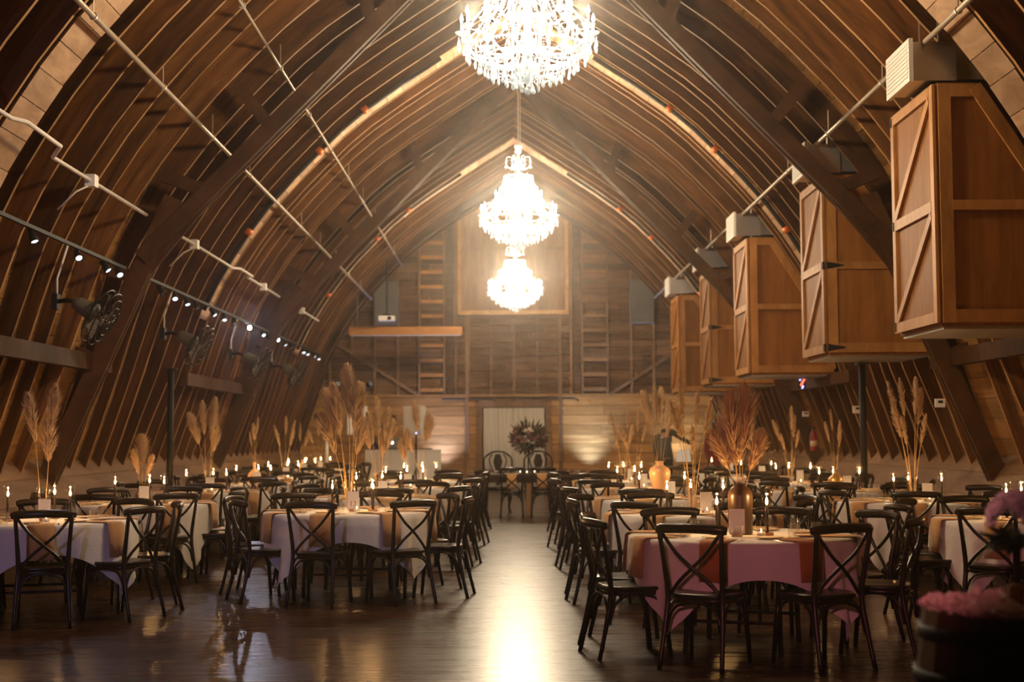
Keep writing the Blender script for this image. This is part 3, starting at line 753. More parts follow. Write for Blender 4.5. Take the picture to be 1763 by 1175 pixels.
pa_speaker((-2.26, 32.6, 1.49), R_(-25), 'right white loudspeaker beside the booth')
pa_speaker((-3.66, 32.6, 1.50), R_(25), 'left white loudspeaker behind pampas grass')
for x, lab in ((-4.2, 'left'), (-3.16, 'right')):
    t = thing('light_stand', 'black %s light stand with two par heads at the booth' % lab, 'light stand', (x, 35.1 if lab == 'right' else 31.8, 0))
    MB().lathe([(.018, .02), (.018, 1.78)], 8).build('pole', M['black'], t)
    MB().bar((-.22, 0, 1.78), (.22, 0, 1.78), .03, .03).build('crossbar', M['black'], t)
    for i in range(3):
        a = 2*PI*i/3; MB().tube([(0, 0, .6), (.4*math.cos(a), .4*math.sin(a), .01)], .012, 6).build('leg', M['black'], t)
    for xx in (-.18, .16):
        MB().lathe([(0, -.09), (.06, -.09), (.09, .06), (.08, .06), (0, .03)], 12).build('par_head', M['black'], t, True, loc=(xx, -.02, 1.90), rot=(R_(80), 0, xx*2))
    if lab == 'left': MB().lathe([(.05, .55), (.035, 1.45)], 10).build('scrim_sleeve', M['card'], t, True)

# ------------------------------------------------------------------ cross-back chair (faces +Y, origin on the floor under the seat)
def make_chair():
    t = thing('cross_back_chair', '', 'chair')
    prof = []
    for i in range(24):
        a = 2*PI*i/24; e = .55; c, s = math.cos(a), math.sin(a)
        x = .215*math.copysign(abs(c)**e, c); y = .205*math.copysign(abs(s)**e, s)
        if y < 0: x *= 1-.12*(-y/.205)
        prof.append((x, y))
    rings = [[(x*.97, y*.97, .432) for x, y in prof], [(x, y, .438) for x, y in prof], [(x, y, .452) for x, y in prof], [(x*.96, y*.96, .460) for x, y in prof], [(x*.6, y*.6, .452) for x, y in prof]]
    MB().loft(rings).build('seat', M['chair'], t, True)
    MB().loft([[(x*.93, y*.93, .40) for x, y in prof], [(x*.95, y*.95, .432) for x, y in prof]]).build('seat_apron', M['chair'], t, True)
    for s in (-1, 1):
        MB().tube([(s*.175, .165, .44), (s*.185, .175, .3), (s*.20, .205, .0)], [.021, .019, .015], 8).build('leg', M['chair'], t, True)
        MB().tube(catmull([(s*.205, -.285, 0), (s*.19, -.225, .25), (s*.18, -.195, .45), (s*.19, -.225, .65), (s*.205, -.262, .85)], 3), [.015]*3+[.018]*6+[.016]*4, 8).build('leg', M['chair'], t, True)
        br = catmull([(s*.192, -.25, .835), (s*.10, -.25, .715), (0, -.232+s*.009, .625), (-s*.10, -.205, .535), (-s*.165, -.19, .455)], 3)
        MB().tube(br, .0125, 6).build('cross_brace', M['chair'], t, True)
    rail = catmull([(-.235, -.238, .853), (-.17, -.262, .862), (0, -.292, .868), (.17, -.262, .862), (.235, -.238, .853)], 3)
    MB().tube(rail, [.72*.03, .9*.03]+[.03]*9+[.9*.03, .72*.03], 8, (1.02, .62)).build('top_rail', M['chair'], t, True)
    L = [(-.19, -.215), (.19, -.215), (.19, .185), (-.19, .185)]
    for i in range(4):
        a, b = L[i], L[(i+1) % 4]
        q = lambda u, z: (a[0]+(b[0]-a[0])*u, a[1]+(b[1]-a[1])*u, z)
        MB().tube(catmull([q(.02, .22), q(.07, .31), q(.2, .385), q(.5, .41), q(.8, .385), q(.93, .31), q(.98, .22)], 2), .0095, 6).build('bow_stretcher', M['chair'], t, True)
    return t
CHAIR = make_chair()

# ------------------------------------------------------------------ round table and its cloth
TR, TH = .76, .75
def make_table():
    t = thing('round_table', '', 'table')
    MB().lathe([(0, TH-.03), (TR-.01, TH-.03), (TR-.005, TH-.015), (TR-.01, TH), (0, TH)], 40).build('tabletop', M['darkwood'], t)
    for i in range(4):
        a = PI/4+i*PI/2
        MB().tube([(.42*math.cos(a), .42*math.sin(a), TH-.03), (.45*math.cos(a), .45*math.sin(a), 0)], .018, 8).build('leg', M['black'], t)
    for s in (-1, 1): MB().bar((s*.30, -.30, .2), (s*.30, .30, .2), .025, .02, (0, 0, 1)).build('cross_bar', M['black'], t)
    return t
TABLE = make_table()
def cloth_mesh(seed):
    rnd = random.Random(seed); n = 144; half = 1.0; rows = 9
    ph = [rnd.uniform(0, 6.28) for _ in range(6)]
    vs = [(0, 0, TH+.006)]; fs = []; rings = []
    for r in (.3, .6, .755):
        rings.append([(r*math.cos(2*PI*j/n), r*math.sin(2*PI*j/n), TH+.006) for j in range(n)])
    for k in range(rows+1):
        ring = []
        for j in range(n):
            a = 2*PI*j/n; c, s = math.cos(a), math.sin(a)
            ext = half/max(abs(c), abs(s)); drop = min(ext-.77, .735)
            da = abs(((a+PI/4) % (PI/2))-PI/4)          # 0 at the middle of a side, pi/4 at a corner
            wc = math.exp(-((PI/4-da)/.22)**2)
            tt = k/rows
            fold = .016*math.sin(9*a+ph[0])*(1-wc)+.010*math.sin(17*a+ph[1])
            corner = wc*(.055*math.sin(22*a+ph[2])+.03)
            r = .772+.012*min(1, tt*3)+tt*(fold+corner)+.02*tt*tt*wc
            z = TH+.004-drop*tt if k else TH-.002
            ring.append((r*c, r*s, z))
        rings.append(ring)
    for r in rings: vs += r
    for j in range(n): fs.append((0, 1+j, 1+(j+1) % n))
    for i in range(len(rings)-1):
        for j in range(n): fs.append((1+i*n+j, 1+(i+1)*n+j, 1+(i+1)*n+(j+1) % n, 1+i*n+(j+1) % n))
    return MB().add(vs, fs).mesh('tablecloth', M['cloth'], True)
CLOTHS = [cloth_mesh(k) for k in range(4)]
def napkin_mesh(m, seed):
    rnd = random.Random(seed); wv = rnd.uniform(.085, .10); ln = rnd.uniform(.22, .27); mb = MB()
    path = [(.24, TH+.0125), (.05, TH+.0125), (-.02, TH+.012), (-.042, TH-.005), (-.052, TH-.12), (-.06, TH-ln)]
    vs = []
    for y, z in path:
        for x in (-wv, -wv*.3, wv*.35, wv):
            vs.append((x, y+.004*math.sin(x*60+seed)*(z < TH), z))
    vs += [(x, y-.0035 if z < TH-.05 else y, z+.0035 if z > TH-.05 else z) for x, y, z in vs]
    n = len(path)*4; fs = []
    for i in range(len(path)-1):
        for j in range(3):
            a = i*4+j; fs += [(a, a+1, a+5, a+4), (n+a, n+a+4, n+a+5, n+a+1)]
        fs += [(i*4, i*4+4, n+i*4+4, n+i*4), (i*4+3, n+i*4+3, n+i*4+7, i*4+7)]
    for j in range(3): fs += [(j, n+j, n+j+1, j+1), ((len(path)-1)*4+j, (len(path)-1)*4+j+1, n+(len(path)-1)*4+j+1, n+(len(path)-1)*4+j)]
    return mb.add(vs, fs).mesh('napkin', m, True)
NAPS = [napkin_mesh(M['napkin'], k) for k in range(4)] + [napkin_mesh(M['rust'], 9)]

# ------------------------------------------------------------------ table pieces
ZT = TH+.0075
def tube_open(r, z0, z1, n=16):
    mb = MB(); mb.add([(r*math.cos(2*PI*j/n), r*math.sin(2*PI*j/n), z) for z in (z0, z1) for j in range(n)], [(j, (j+1) % n, n+(j+1) % n, n+j) for j in range(n)]); return mb
def make_candle():
    t = thing('candle_holder', '', 'candle')
    MB().lathe([(0, 0), (.042, 0), (.045, .004), (.045, .014), (.042, .017), (0, .017)], 12).build('base', M['block'], t, True)
    MB().lathe([(.012, .017), (.0105, .20), (.006, .205), (0, .205)], 8).build('taper', M['taper'], t, True)
    MB().lathe([(0, .202), (.007, .212), (.0095, .225), (.006, .243), (0, .26)], 8).build('flame', M['flame'], t, True)
    tube_open(.035, .018, .31).build('glass_chimney', M['glass'], t, True)
    light('flame_light', 'POINT', (0, 0, .274), CANDLE_W, (1, .52, .17), t, .008)
    return t
CANDLE = make_candle()
def make_votive():
    t = thing('votive_candle', '', 'candle')
    MB().lathe([(0, 0), (.028, 0), (.033, .06), (.031, .06), (.027, .004), (0, .004)], 12).build('glass_cup', M['glass'], t, True)
    MB().lathe([(0, .005), (.025, .005), (.026, .025), (0, .026)], 12).build('wax', M['white'], t, True)
    MB().lathe([(0, .027), (.004, .032), (.0045, .039), (0, .052)], 6).build('flame', M['flame'], t, True)
    return t
VOTIVE = make_votive()
def lathe_vase(name, prof, mat, n=24):
    inner = [(max(r-.008, .004), z) for r, z in prof[::-1] if z > .02]
    return MB().lathe([(0, 0)]+prof+inner+[(0, .02)], n).mesh(name, mat, True)
VASES = {
 'glass': (lathe_vase('glass_vase', [(.055, 0), (.06, .01), (.06, .27), (.058, .275)], M['glass']), .10, .035),
 'bottle': (lathe_vase('bottle_vase', [(.06, 0), (.085, .02), (.1, .08), (.095, .14), (.06, .185), (.027, .21), (.021, .25), (.022, .30), (.027, .32)], M['clay']), .30, .012),
 'urn': (lathe_vase('urn_vase', [(.045, 0), (.06, .02), (.085, .12), (.115, .23), (.12, .28), (.105, .32), (.055, .35), (.042, .37), (.05, .40)], M['clay']), .36, .02),
 'drop': (lathe_vase('teardrop_vase', [(.06, 0), (.085, .02), (.09, .06), (.07, .13), (.035, .19), (.02, .23), (.024, .26)], M['cream']), .24, .011),
 'bulb': (lathe_vase('bulb_vase', [(.06, 0), (.09, .03), (.105, .09), (.09, .15), (.045, .19), (.026, .22), (.028, .25)], M['gold']), .23, .013),
 'tall': (lathe_vase('tall_bottle_vase', [(.075, 0), (.083, .01), (.085, .26), (.078, .295), (.055, .32), (.038, .33), (.040, .345)], M['brown']), .33, .022),
 'flask': (lathe_vase('dark_bottle_vase', [(.04, 0), (.045, .01), (.045, .15), (.03, .18), (.022, .2), (.022, .25), (.026, .26)], M['brown']), .25, .011),
 'pot': (lathe_vase('brown_pot_vase', [(.045, 0), (.065, .02), (.075, .07), (.06, .12), (.035, .145), (.04, .16)], M['brown']), .14, .02),
}
VLAB = {'glass': 'clear glass cylinder vase', 'bottle': 'tan ceramic bottle vase', 'urn': 'large tan ceramic urn vase', 'drop': 'cream teardrop vase', 'bulb': 'bronze bulb vase', 'tall': 'tall dark brown bottle vase', 'flask': 'slim dark bottle vase', 'pot': 'small brown pot vase'}

def make_stem(seed, height, lean, plume_len, width, mat, droop=.0, count=260):
    rnd = random.Random(seed); mb = MB()
    P = lambda u: Vector((lean*u*(.55+.45*u), droop*u*u*u, height*u-.25*abs(droop)*u*u*u))
    st = MB().tube([P(u/8) for u in range(9)], [.0032]*6+[.0025, .002, .0012], 5).mesh('stalk', M['stalk'], True)
    u0 = 1-plume_len/height
    for k in range(count):
        u = rnd.random()**.85; q = P(u0+(1-u0)*u); d = (P(min(1, u0+(1-u0)*u+.02))-P(u0+(1-u0)*u-.02)).normalized()
        a = rnd.uniform(0, 2*PI); s = Vector((math.cos(a), math.sin(a), 0)); s = (s-d*s.dot(d)).normalized()
        env = math.sin(PI*min(1, (.12+.88*u)))**.7*.8+.2
        ln = rnd.uniform(.5, 1.0)*width*env*1.7
        tip = q+(d*.86+s*.62*env)*ln; mid = q+(d*.9+s*.75)*ln*.45; tip.z -= .25*ln*rnd.random()
        wv = s.cross(d)*.0034
        wv2 = wv*1.3
        mb.add([q-wv, q+wv, mid+wv2, mid-wv2, tip], [(0, 1, 2, 3), (3, 2, 4)])
        # side barbs
        m2 = mid+(d*.6+s.cross(d)*.5)*ln*.35
        mb.add([mid-wv, mid+wv, m2], [(0, 1, 2)])
    return st, mb.mesh('plume', mat)
STEMS = {
 'fluff': [make_stem(i, h, l, p, wd, M['pampas'], dr, 560) for i, (h, l, p, wd, dr) in enumerate(((1.05, .14, .42, .105, .06), (.95, .24, .40, .12, .10), (1.15, .08, .45, .10, .04), (.82, .28, .36, .11, .08)))],
 'slim': [make_stem(20+i, h, l, p, wd, M['pampas'], dr, 240) for i, (h, l, p, wd, dr) in enumerate(((.98, .22, .34, .055, .0), (1.1, .10, .36, .06, .02), (.88, .28, .32, .075, .03), (.76, .16, .28, .05, .02)))],
 'rust': [make_stem(40+i, h, l, p, wd, M['pampas2'], dr, 620) for i, (h, l, p, wd, dr) in enumerate(((.80, .08, .42, .15, .03), (.66, .2, .36, .15, .06), (.60, .05, .30, .13, .0), (.55, .22, .28, .11, .04)))],
}
def make_card(num):
    t = thing('table_number', '', 'sign')
    MB().box((0, 0, .012), (.07, .03, .024)).build('block', M['block'], t)
    MB().box((0, 0, .10), (.105, .003, .165)).build('card', M['card'], t)
    if num:
        cu = bpy.data.curves.new('digits', 'FONT'); cu.body = num; cu.size = .068; cu.align_x = 'CENTER'; cu.extrude = .0004
        tmp = bpy.data.objects.new('digits', cu); COL.objects.link(tmp)
        me = bpy.data.meshes.new_from_object(tmp.evaluated_get(bpy.context.evaluated_depsgraph_get())); bpy.data.objects.remove(tmp)
        me.materials.clear(); me.materials.append(M['ink'])
        obj('digits', me, t, (0, -.0022, .05), (PI/2, 0, 0))
    return t
CARD = {n: make_card(n) for n in ('12', '20', '')}
def make_tumbler():
    return tag(MB().lathe([(0, 0), (.034, 0), (.038, .09), (.036, .09), (.032, .006), (0, .006)], 14).build('tumbler', M['glass'], None, True), '', 'glass')
TUMBLER = make_tumbler()
def make_fork():
    t = thing('fork', '', 'fork')
    MB().tube([(0, -.1, .002), (0, .03, .003), (0, .045, .003)], [.004, .0025, .006], 5, (.4, 1)).build('handle', M['silver'], t)
    MB().mm((-.011, .04, .001), (.011, .06, .004)).build('root', M['silver'], t)
    for k in (-.009, -.003, .003, .009): MB().mm((k-.0012, .06, .0015), (k+.0012, .09, .0035)).build('tine', M['silver'], t)
    return t
def make_knife():
    t = thing('knife', '', 'knife')
    MB().tube([(0, -.1, .003), (0, 0, .003)], [.005, .004], 6, (.5, 1)).build('handle', M['silver'], t)
    MB().prism([(-.007, 0), (.007, 0), (.007, .09), (.001, .115), (-.007, .10)], .001, .003, 'z').build('blade', M['silver'], t)
    return t
FORK, KNIFE = make_fork(), make_knife()
def make_plate():
    return tag(MB().lathe([(0, .004), (.06, .004), (.09, .012), (.092, .015), (.088, .015), (.06, .007), (0, .007)], 20).build('side_plate', M['cream'], None, True), '', 'plate')
PLATE = make_plate()

# ------------------------------------------------------------------ laying the hall
ORD = ['front', 'second', 'third', 'fourth', 'fifth', 'sixth', 'seventh']
COLS = {
 'LO': ('left wall row', [(-4.05, 11.9), (-4.02, 15.0), (-4.0, 18.2), (-3.92, 21.1), (-3.95, 24.1), (-4.1, 27.3), (-4.2, 30.4)]),
 'LI': ('left aisle row', [(-1.65, 13.2), (-1.65, 16.3), (-1.58, 19.4), (-1.55, 22.4)]),
 'RI': ('right aisle row', [(1.42, 9.78), (1.46, 12.65), (1.5, 15.7), (1.5, 18.8), (1.6, 21.8)]),
 'RO': ('right wall row', [(4.02, 11.45), (3.98, 14.6), (3.86, 17.5), (3.88, 20.4), (3.86, 23.3), (3.8, 26.2)]),
}
OFFS = {('RI', 0): -112, ('LI', 0): -101, ('LO', 0): -72, ('LO', 1): -100, ('RO', 0): -128}
VA = {'LO': ['glass', 'pot', 'glass', 'bottle', 'glass', 'drop', 'glass'], 'LI': ['glass', 'glass', 'flask', 'glass'], 'RI': ['tall', 'glass', 'urn', 'glass', 'glass'], 'RO': [None, 'glass', 'bulb', 'glass', 'tall', 'glass']}
ST = {'LO': [('fluff', 3), ('rust', 3), ('fluff', 5), ('slim', 3), ('slim', 5), ('slim', 4), ('slim', 3)], 'LI': [('fluff', 7), ('fluff', 6), ('rust', 3), ('fluff', 4)], 'RI': [('rust', 6), ('slim', 6), ('fluff', 4), ('slim', 4), ('slim', 4)], 'RO': [None, ('slim', 7), ('slim', 4), ('slim', 5), ('rust', 4), ('slim', 3)]}
SEAT = ['near left', 'near right', 'right near', 'right far', 'far right', 'far left', 'left far', 'left near']
HOW = ['leftmost', 'second from left', 'third from left', 'fourth from left', 'fifth from left', 'sixth from left', 'seventh from left']
ncl = 0
for cname, (rowlab, spots) in COLS.items():
    for ti, (tx, ty) in enumerate(spots):
        where = '%s table, %s' % (ORD[ti], rowlab)
        off = R_(OFFS.get((cname, ti), -112.5+random.uniform(-14, 14)))
        place(TABLE, (tx, ty, 0), off, 'round dark table under a white cloth: '+where, 'round guest tables')
        cl = obj('tablecloth', CLOTHS[ncl % 4], None, (tx, ty, 0), (0, 0, (off+R_(112.5))*.6)); ncl += 1
        tag(cl, 'white linen cloth with hanging corners on the '+where, 'tablecloth', 'white tablecloths')
        for k in range(8):
            a = off+k*PI/4; ja = a+random.uniform(-.05, .05); rr = random.uniform(.80, .90)
            c, s = math.cos(ja), math.sin(ja)
            lab = SEAT[k]
            place(CHAIR, (tx+rr*c, ty+rr*s, 0), ja+PI/2+random.uniform(-.14, .14), 'dark wooden cross-back chair, %s seat of %s' % (lab, where), 'cross-back chairs')
            nm = NAPS[4] if (cname == 'RI' and ti == 0 and k in (0, 1)) else NAPS[(k+ti) % 4]
            c, s = math.cos(a), math.sin(a)
            n_ = obj('napkin', nm, None, (tx+.765*c, ty+.765*s, 0), (0, 0, a+PI/2))
            tag(n_, '%s napkin over the cloth edge, %s seat, %s' % ('rust' if nm is NAPS[4] else 'tan', lab, where), 'napkin', 'napkins over the table edges')
            if ty < 16.5:
                for pr, dx in ((FORK, -.13), (KNIFE, .13)):
                    place(pr, (tx+.60*c-dx*s, ty+.60*s+dx*c, ZT), a+PI/2, 'silver %s at the %s seat of the %s' % (pr.name.split('.')[0], lab, where), 'cutlery')
            if ty < 19:
                q = a+.17
                place(TUMBLER, (tx+.50*math.cos(q), ty+.50*math.sin(q), ZT), 0, 'clear tumbler at the %s seat of the %s' % (lab, where), 'water tumblers')
                q = a-.16
                place(PLATE, (tx+.46*math.cos(q), ty+.46*math.sin(q), ZT), 0, 'small side plate at the %s seat of the %s' % (lab, where), 'side plates')
        # candles
        ca = [(-.24, -.12, 'left'), (.26, -.08, 'right'), (.02, .27, 'rear')]
        if (cname, ti) == ('RI', 0): ca = [(-.17, -.02, 'left'), (.16, -.08, 'right'), (.0, .28, 'rear')]
        if (cname, ti) == ('LI', 0): ca = [(-.14, -.04, 'left'), (.24, -.10, 'right'), (.20, .22, 'rear')]
        for dx, dy, lb in ca:
            place(CANDLE, (tx+dx, ty+dy, ZT), random.random()*3, '%s taper candle in a glass chimney on the %s' % (lb, where), 'taper candles in glass')
        if ty < 25: place(VOTIVE, (tx+.10, ty-.19, ZT), 0, 'small votive candle before the vase on the '+where, 'votive candles')
        num = '12' if (cname, ti) == ('LI', 0) else '20' if (cname, ti) == ('RO', 1) else ''
        if VA[cname][ti]:
            place(CARD[num], (tx+(-.06 if (cname, ti) == ('RI', 0) else .10 if cname[0] == 'R' else .06), ty-.12-.06*((cname, ti) == ('RI', 0)), ZT), random.uniform(-.15, .15), ('table number card 12' if num == '12' else 'table number card 20' if num else 'white table number card')+' on the '+where, 'table number cards')
            vk = VA[cname][ti]; me, zb, sp = VASES[vk]
            tag(obj(me.name.split('.')[0], me, None, (tx, ty+.04, ZT)), VLAB[vk]+' on the '+where, 'vase')
            kind, n = ST[cname][ti]; hs = .84 if cname == 'RI' and ti == 0 else 1
            for k in range(n):
                a = PI-PI*k/(max(n-1, 1))+random.uniform(-.25, .25)      # leans from left to right
                if n > 3: a += .9*(1 if k % 2 else -1)*abs(math.sin(PI*k/max(n-1, 1)))*.6
                st, pl = STEMS[kind][(k*3+ti) % 4]
                e = thing('pampas_stem', '%s plume, %s in the vase, %s' % ('rust pampas' if kind == 'rust' else 'tan pampas', HOW[k], where), 'dried grass', (tx+sp*.5*math.cos(a), ty+.04+sp*.5*math.sin(a), ZT+(.03 if vk == 'glass' else zb*.55)), a, 'dried pampas plumes in vases')
                sc_ = random.uniform(.88, 1.05)*(.8 if vk in ('bottle', 'drop', 'bulb', 'flask', 'pot') else 1)
                sc_ *= {('LI', 0): 1.12, ('RO', 1): 1.2, ('RI', 1): 1.08}.get((cname, ti), 1)
                for m_ in (st, pl):
                    o = obj(m_.name.split('.')[0], m_, e); o.scale = (sc_*(.55 if vk not in ('glass', 'tall') else .8), sc_, sc_)

# ------------------------------------------------------------------ head table
ht = thing('head_table', 'rustic wooden head table at the end of the aisle', 'table', (.22, 26.35, 0))
for k in range(4): MB().mm((-1.12, -.44+k*.22+.003, .70), (1.12, -.44+k*.22+.217, .75)).build('top_plank', M['darkwood'], ht)
for x in (-.95, .0, .95):
    for y in (-.3, .3): MB().mm((x-.055, y-.05, 0), (x+.055, y+.05, .70)).build('leg', M['stud'], ht)
MB().mm((-1.0, -.36, .60), (1.0, -.33, .70)).build('apron', M['darkwood'], ht); MB().mm((-1.0, .33, .60), (1.0, .36, .70)).build('apron', M['darkwood'], ht)
for x, lb in ((-.10, 'left'), (.45, 'right')):
    place(CHAIR, (x, 25.52, 0), 0, 'dark cross-back chair, %s of two before the head table' % lb, 'cross-back chairs')
    tag(obj('napkin', NAPS[1], None, (x-.0, 25.935, .0), (0, 0, 0)), 'tan napkin over the head table edge behind its %s chair' % lb, 'napkin')
def fancy_chair(x, lab):
    t = thing('carved_armchair', lab, 'chair', (x, 27.35, 0), PI)
    MB().loft([[(.25*math.cos(2*PI*i/20)*1.05, .23*math.sin(2*PI*i/20), z) for i in range(20)] for z in (.42, .48)]).build('seat', M['chair'], t, True)
    for s in (-1, 1):
        MB().tube(catmull([(s*.22, .2, .44), (s*.25, .23, .3), (s*.21, .21, .12), (s*.24, .25, 0)], 3), .022, 7).build('leg', M['chair'], t, True)
        MB().tube([(s*.2, -.2, .44), (s*.22, -.28, 0)], .02, 7).build('leg', M['chair'], t, True)
        MB().tube(catmull([(s*.20, -.2, .45), (s*.26, -.23, .75), (s*.27, -.25, .98), (s*.23, -.26, 1.06)], 3), .016, 7).build('back_post', M['chair'], t, True)
        MB().tube(catmull([(s*.23, -.26, 1.06), (s*.17, -.26, 1.10), (s*.10, -.26, 1.14), (0, -.26, 1.155)], 3), .02, 7).build('crest_rail', M['chair'], t, True)
        MB().tube(catmull([(s*.02, -.23, .62), (s*.07, -.24, .74), (s*.15, -.25, .90), (s*.16, -.26, 1.02), (s*.10, -.26, 1.10)], 3), .012, 6).build('splat_scroll', M['chair'], t, True)
        MB().tube(catmull([(s*.25, -.24, .68), (s*.30, -.05, .70), (s*.29, .15, .68), (s*.26, .2, .46)], 3), .016, 7).build('arm', M['chair'], t, True)
    MB().prism([(-.03, .5), (.03, .5), (.05, .62), (.03, .74), (.09, .95), (.05, 1.1), (-.05, 1.1), (-.09, .95), (-.03, .74), (-.05, .62)], -.252, -.236).build('back_splat', M['chair'], t)
    MB().bar((-.2, -.21, .6), (.2, -.21, .6), .03, .02).build('back_rail', M['chair'], t)
fancy_chair(-.36, 'dark carved armchair behind the head table, left of the bouquet')
fancy_chair(.42, 'dark carved armchair behind the head table, right of the bouquet')

# flower heads / leaves
def bloom(mb, c, r, rnd, petals=11):
    c = Vector(c)
    for k in range(petals):
        a = k*2.4; el = .15+1.25*(k/petals); rr = r*(1-.35*k/petals)
        d = Vector((math.cos(a)*math.cos(el), math.sin(a)*math.cos(el), math.sin(el))); t = d.cross(Vector((0, 0, 1)))
        t = t.normalized() if t.length > .01 else Vector((1, 0, 0)); u = t.cross(d)
        w_ = rr*.62; b = c+d*rr*.25; e = c+d*rr
        mb.add([b-t*w_*.4, b+t*w_*.4, e+t*w_-u*.0+d*(-.1*rr), e+u*rr*.15, e-t*w_+d*(-.1*rr), c+d*rr*.62+u*rr*-.18], [(0, 1, 5), (1, 2, 5), (2, 3, 5), (3, 4, 5), (4, 0, 5)])
def leafy(mb, c, d, ln, wd):
    c, d = Vector(c), Vector(d).normalized(); t = d.cross(Vector((.3, .2, 1))).normalized(); u = t.cross(d)
    mb.add([c, c+d*ln*.5+t*wd-u*.1*ln, c+d*ln, c+d*ln*.5-t*wd-u*.1*ln, c+d*ln*.5], [(0, 1, 4), (1, 2, 4), (2, 3, 4), (3, 0, 4)])
M['rose'] = plain('dusty_mauve_petal', (.30, .13, .12), .8); M['ivory'] = plain('ivory_petal', (.78, .68, .55), .8)
M['whitepetal'] = plain('white_petal', (.88, .86, .80), .8); M['leaf'] = plain('olive_leaf', (.085, .06, .028), .6); M['burg'] = plain('burgundy_petal', (.16, .05, .045), .8)
rnd = random.Random(3)
fb = thing('flower_arrangement', 'tall mauve and ivory bouquet on a black stand on the head table', 'flowers', (.21, 26.30, .75))
MB().tube([(0, 0, .015), (0, 0, .5)], .014, 8).build('stand', M['black'], fb); MB().lathe([(0, 0), (.1, 0), (.1, .015), (0, .015)], 16).build('stand_foot', M['black'], fb)
MB().lathe([(.03, .46), (.09, .5), (.1, .56), (0, .56)], 12).build('bowl', M['black'], fb)
lf = MB()
for k in range(620):
    d = Vector((rnd.gauss(0, 1), rnd.gauss(0, 1)*.8, rnd.gauss(0, .75))).normalized(); q = Vector((0, 0, .64))+Vector((d.x*.27, d.y*.22, d.z*.20))*rnd.uniform(.5, 1.15)
    leafy(lf, q, d+Vector((0, 0, .25)), rnd.uniform(.07, .14), .024)
for k in range(26):
    d = Vector((rnd.uniform(-.9, .9), rnd.uniform(-.5, .5), rnd.uniform(.3, 1))).normalized()
    leafy(lf, Vector((0, 0, .66))+d*.2, d, rnd.uniform(.16, .26), .02)
lf.build('foliage', M['leaf'], fb, kind='stuff')
for k in range(64):
    a = rnd.uniform(0, 2*PI); el = rnd.uniform(-.7, 1.3); d = Vector((math.cos(a)*math.cos(el), math.sin(a)*math.cos(el), math.sin(el)))
    q = Vector((d.x*.32, d.y*.24, .66+d.z*.21))*1; mb = MB(); bloom(mb, (0, 0, 0), rnd.uniform(.045, .075), rnd)
    iv = k % 6 == 0
    mb.build('bloom', M['ivory'] if iv else (M['burg'] if k % 3 == 1 else M['rose']), fb, loc=q, rot=(Vector((0, 0, 1)).rotation_difference(d)).to_euler())
# garland and small lights on the head table
gl = MB()
for k in range(170):
    x = rnd.uniform(-1.0, 1.0); leafy(gl, (x, rnd.uniform(-.09, .09)-.08, .762+rnd.uniform(0, .05)), (rnd.uniform(-1, 1), rnd.uniform(-1, 1), rnd.uniform(.1, .9)), rnd.uniform(.05, .1), .014)
tag(gl.build('leaf_garland', M['leaf'], None, loc=(.22, 26.3, 0)), 'leafy garland laid along the head table', 'garland')
for x, y, lb in ((-.06, 26.12, 'left'), (.06, 26.02, 'middle'), (.20, 26.08, 'right')):
    place(VOTIVE, (x+.12, y, .76), 0, lb+' votive candle glowing under the tall bouquet', 'votive candles')
for i, x in enumerate((-.75, -.62, -.2, .75, .9, 1.05)):
    place(TUMBLER, (x+.1, 26.15+.06*(i % 2), .752), 0, 'clear glass on the head table, %s from the left' % ORD[i], 'water tumblers')
for k in range(10):
    x = (-.9+.1*k) if k < 5 else (.5+.1*(k-5)); mb = MB(); bloom(mb, (0, 0, 0), .045, rnd)
    tag(mb.build('garland_rose', M['ivory'] if k % 2 else M['rose'], None, loc=(x+.22, 26.05, .79)), '%s rose %s on the head table garland' % ('ivory' if k % 2 else 'mauve', HOW[k % 5] + (' of the left end' if k < 5 else ' of the right end')), 'rose')

# dark coats or bags piled on the end chairs
def heap(loc, lab, seed):
    r = random.Random(seed); mb = MB(); ring = []
    for k, (z, s) in enumerate(((0, 1), (.08, 1.05), (.16, .85), (.22, .45), (.235, .05))):
        ring.append([(.2*s*math.cos(2*PI*i/16)*(1+.18*r.uniform(-1, 1)), .16*s*math.sin(2*PI*i/16)*(1+.18*r.uniform(-1, 1)), z+r.uniform(-.015, .015)*(k > 0)) for i in range(16)])
    tag(mb.loft(ring).build('folded_coat', M['black'], None, True, loc=loc), lab, 'coat')
heap((-.72, 22.75, .462), 'dark coat heaped on a chair left of the aisle', 1)
heap((.82, 22.1, .462), 'dark coat heaped on a chair right of the aisle', 2)

# ------------------------------------------------------------------ people
M['skin'] = plain('skin', (.50, .28, .19), .55); M['hair'] = plain('dark_hair', (.012, .008, .006), .5)
M['dress'] = cloth('burgundy_dress', (.17, .018, .014)); M['jacket'] = cloth('olive_grey_jacket', (.085, .075, .055)); M['navy'] = cloth('navy_shirt', (.02, .022, .035)); M['trouser'] = cloth('dark_trousers', (.015, .014, .013))
def skin_body(name, verts, edges, radii, mat, parent):
    me = bpy.data.meshes.new(name); me.from_pydata(verts, edges, []); me.materials.append(mat)
    o = obj(name, me, parent)
    md = o.modifiers.new('skin', 'SKIN'); md.use_smooth_shade = True
    for i, r in enumerate(radii):
        sv = me.skin_vertices[0].data[i] if len(me.skin_vertices) else None
        if sv: sv.radius = r if isinstance(r, tuple) else (r, r); sv.use_root = (i == 0)
    ss = o.modifiers.new('sub', 'SUBSURF'); ss.levels = 1; ss.render_levels = 2
    return o
